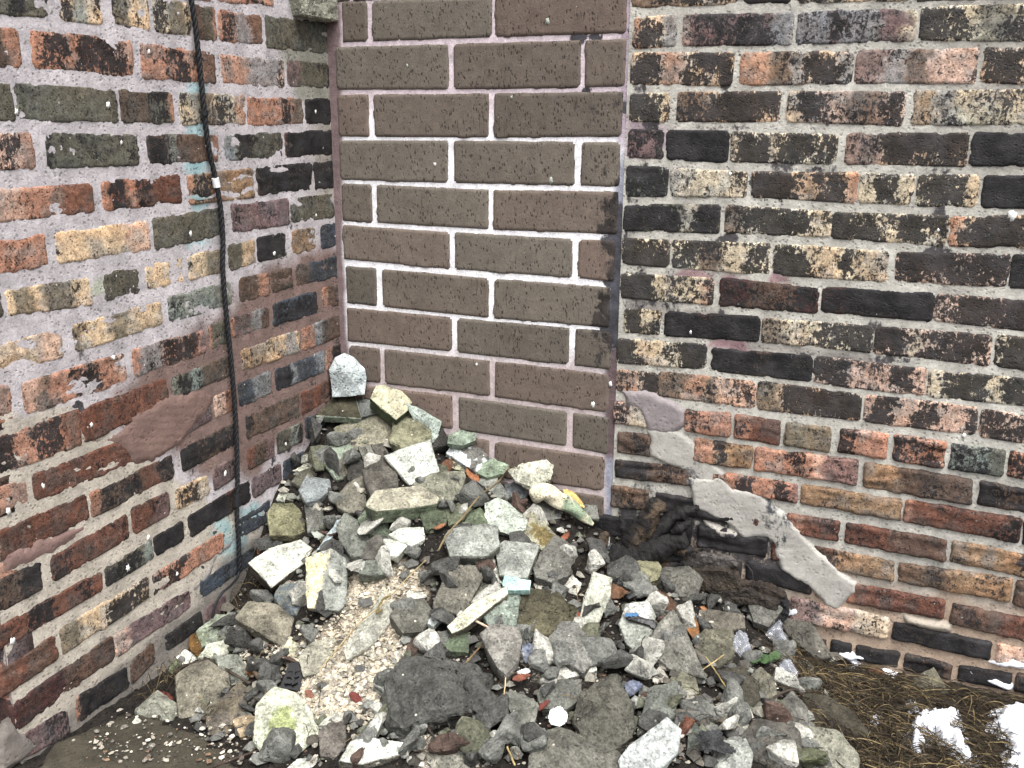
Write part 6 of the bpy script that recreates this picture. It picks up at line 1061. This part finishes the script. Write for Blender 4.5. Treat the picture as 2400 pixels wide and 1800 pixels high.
# ------------------------------------------------------------------ snow
SNOWPX = []
def snow(tile, poly, label, thick=.020, seed=1, wob=.019):
    SNOWPX.append(px(tile, poly)); T = np.array([hit(p) for p in px(tile, poly)])[:, :2]; lo, hi = T.min(0) - .02, T.max(0) + .02; u, v = np.meshgrid(np.arange(lo[0], hi[0], .0035), np.arange(lo[1], hi[1], .0035), indexing='ij'); P3 = np.stack([u, v, u * 0 + seed], -1)
    s = sdpoly(np.stack([u, v], -1), T) + (fbm(P3 * 60, 5, seed, .65) - .5) * wob * 2.4 + .003; z = hgt(u, v) + .010 - .008 + (thick + .008) * sstep(-.002, .022, s) + (fbm(P3 * 60, 3, seed + 2) - .5) * .020 + (fbm(P3 * 160, 2, seed + 3) - .5) * .006
    F_ = gridfaces(*u.shape); F_ = F_[(s.ravel()[F_] > -.004).any(1)]; us = np.unique(F_); ix = -np.ones(u.size, int); ix[us] = np.arange(len(us)); V = np.stack([u, v, z], -1).reshape(-1, 3)[us]
    tag(place('snow_patch', V, ix[F_].tolist(), M_SNOW, V.mean(0), col=np.ones((len(V), 3)) * .9, smooth=True), label, 'snow patch', 'snow patches')
snow('R3', [(1640,1170),(1690,1110),(1760,1095),(1860,1110),(1860,1160),(1800,1170),(1830,1200),(1890,1240),(1930,1340),(1890,1350),(1800,1260),(1700,1190)], 'largest whole snow patch among the dry grass', seed=1)
snow('R3', [(2070,1090),(2130,1070),(2260,1080),(2330,1200),(2330,1480),(2140,1480),(2150,1340),(2120,1240),(2060,1190)], 'snow patch running off the right edge of the picture', seed=2)
snow('R3', [(1610,1215),(1640,1200),(1690,1250),(1660,1300),(1620,1290)], 'small snow patch left of the largest one', seed=3, wob=.012)
snow('R3', [(1380,1190),(1420,1135),(1470,1115),(1480,1135),(1430,1160)], 'narrow snow streak at the left end of the snow', seed=4, wob=.012)
snow('R3', [(1490,880),(1520,865),(1556,880),(1545,910),(1510,905)], 'little lump of snow in front of the right wall', seed=5, wob=.008)
snow('R3', [(1605,1030),(1640,1040),(1660,1075),(1640,1085)], 'thin wisp of snow above the largest patch', seed=6, wob=.012)
def wall_snow(poly, label, seed): 
    o = patch(WB, px('R3', poly), (250, 251, 255), 'snow_patch', None, thick=.014, mat=M_SNOW, seed=seed, wob=.007, grow=.005, dark=0); tag(o, label, 'snow patch', 'snow patches')
wall_snow([(1240,765),(1300,765),(1390,790),(1395,810),(1340,812),(1372,845),(1345,850),(1290,815)], 'snow clinging to the wall foot beside the slanting slab', 41)
wall_snow([(1995,775),(2010,805),(2090,815),(2150,800),(2260,830),(2260,855),(2140,850),(2050,832),(2000,820)], 'long snow strip on a ledge of the right wall', 42)
wall_snow([(1915,868),(1945,850),(1962,838),(1968,846),(1950,875),(1946,905),(1938,900),(1936,878)], 'small upright dab of snow on the lower right wall', 43)
wall_snow([(1970,898),(2060,905),(2150,935),(2145,965),(2100,960),(2030,925)], 'slanting snow strip at the foot of the right wall', 44)
wall_snow([(955,545),(1000,555),(1030,530),(1045,560),(1020,580),(960,582)], 'white snow on the melted rag', 45)

# ------------------------------------------------------------------ dry grass
def grass(name, polys, n, lmin, lmax, cols, label, seed, rise=.02, wd=(.0004, .0010)):
    r = np.random.default_rng(seed); Vs, Fs, Cs = [], [], []; k = 0
    for poly, share in polys:
        poly = np.array(poly, float); lo, hi = poly.min(0), poly.max(0); m = 0
        while m < n * share:
            p = r.uniform(lo, hi)
            if sdpoly(p[None], poly)[0] < 0: continue
            if any(sdpoly(p[None], q_)[0] > -2 for q_ in SNOWPX) and r.random() < .90: m += 1; continue
            m += 1; R = ray(p)[0]; t = (0.0 - CAM[2]) / R[2]; P0 = CAM + R * t
            for _ in range(6): P0 = CAM + R * t; t += (P0[2] - float(hgt(P0[0], P0[1]))) * .5
            if (P0 - CORNER) @ N_B < .01 or (P0 - CORNER) @ N_A < .01: continue
            a = r.normal(-.6, .9) + (math.pi if r.random() < .5 else 0); L = lmin + (lmax - lmin) * r.random() ** 1.6; bend = r.normal(0, .4); q = P0.copy(); q[2] += .004; pts = []
            z0 = r.uniform(0, rise)
            for s in range(6):
                pts.append(np.array([q[0], q[1], float(hgt(q[0], q[1])) + .006 + z0 * math.sin(s / 5 * 3.0) + r.uniform(0, .002)])); a += bend / 5; q = q + np.array([math.cos(a), math.sin(a), 0]) * L / 5
            pts = np.array(pts)
            if (((pts - CORNER) @ N_B) < .008).any(): continue
            w_ = r.uniform(*wd); T = np.gradient(pts, axis=0); S = np.cross(T, [0, 0, 1.]); S /= np.linalg.norm(S, axis=1)[:, None] + 1e-9; taper = np.array([.6, 1, 1, .9, .7, .2])[:, None]
            up_ = np.array([0, 0, 1.]) * w_ * 1.4
            vv = np.stack([pts + S * w_ * taper, pts + up_ * taper, pts - S * w_ * taper], 1).reshape(-1, 3); Vs.append(vv)
            for s in range(5):
                for j in range(3): b = k + s * 3; Fs.append([b + j, b + (j + 1) % 3, b + 3 + (j + 1) % 3, b + 3 + j])
            k += 18; Cs.append(np.tile(lin(cols[r.integers(len(cols))]) * r.uniform(.7, 1.2), (18, 1)))
    tag(link(name, mesh(name, np.vstack(Vs), Fs, M_GRASS, col=np.clip(np.vstack(Cs), 0, 1))), label, kind='stuff')
STRAW = [(84,72,52), (64,53,38), (50,41,31), (43,36,28), (128,112,80), (38,33,27), (54,50,36), (48,40,31)]
grass('dry_grass', [(HAY, .8), (px('R3', [(1000,780),(1250,840),(1600,930),(1500,1200),(1250,1250),(1060,1000)]), .2)], 3600, .03, .14, STRAW, 'matted dry grass at the foot of the right wall', 1)
grass('dry_grass', [(AREA, .7), (px('P2', [(20,1180),(280,950),(420,900),(330,1150),(100,1280)]), .15), (px('L3', [(1300,680),(1500,460),(1650,470),(1600,700),(1350,760)]), .15)], 420, .02, .08, STRAW, 'scattered bits of straw and roots in the rubble', 2, rise=.03)
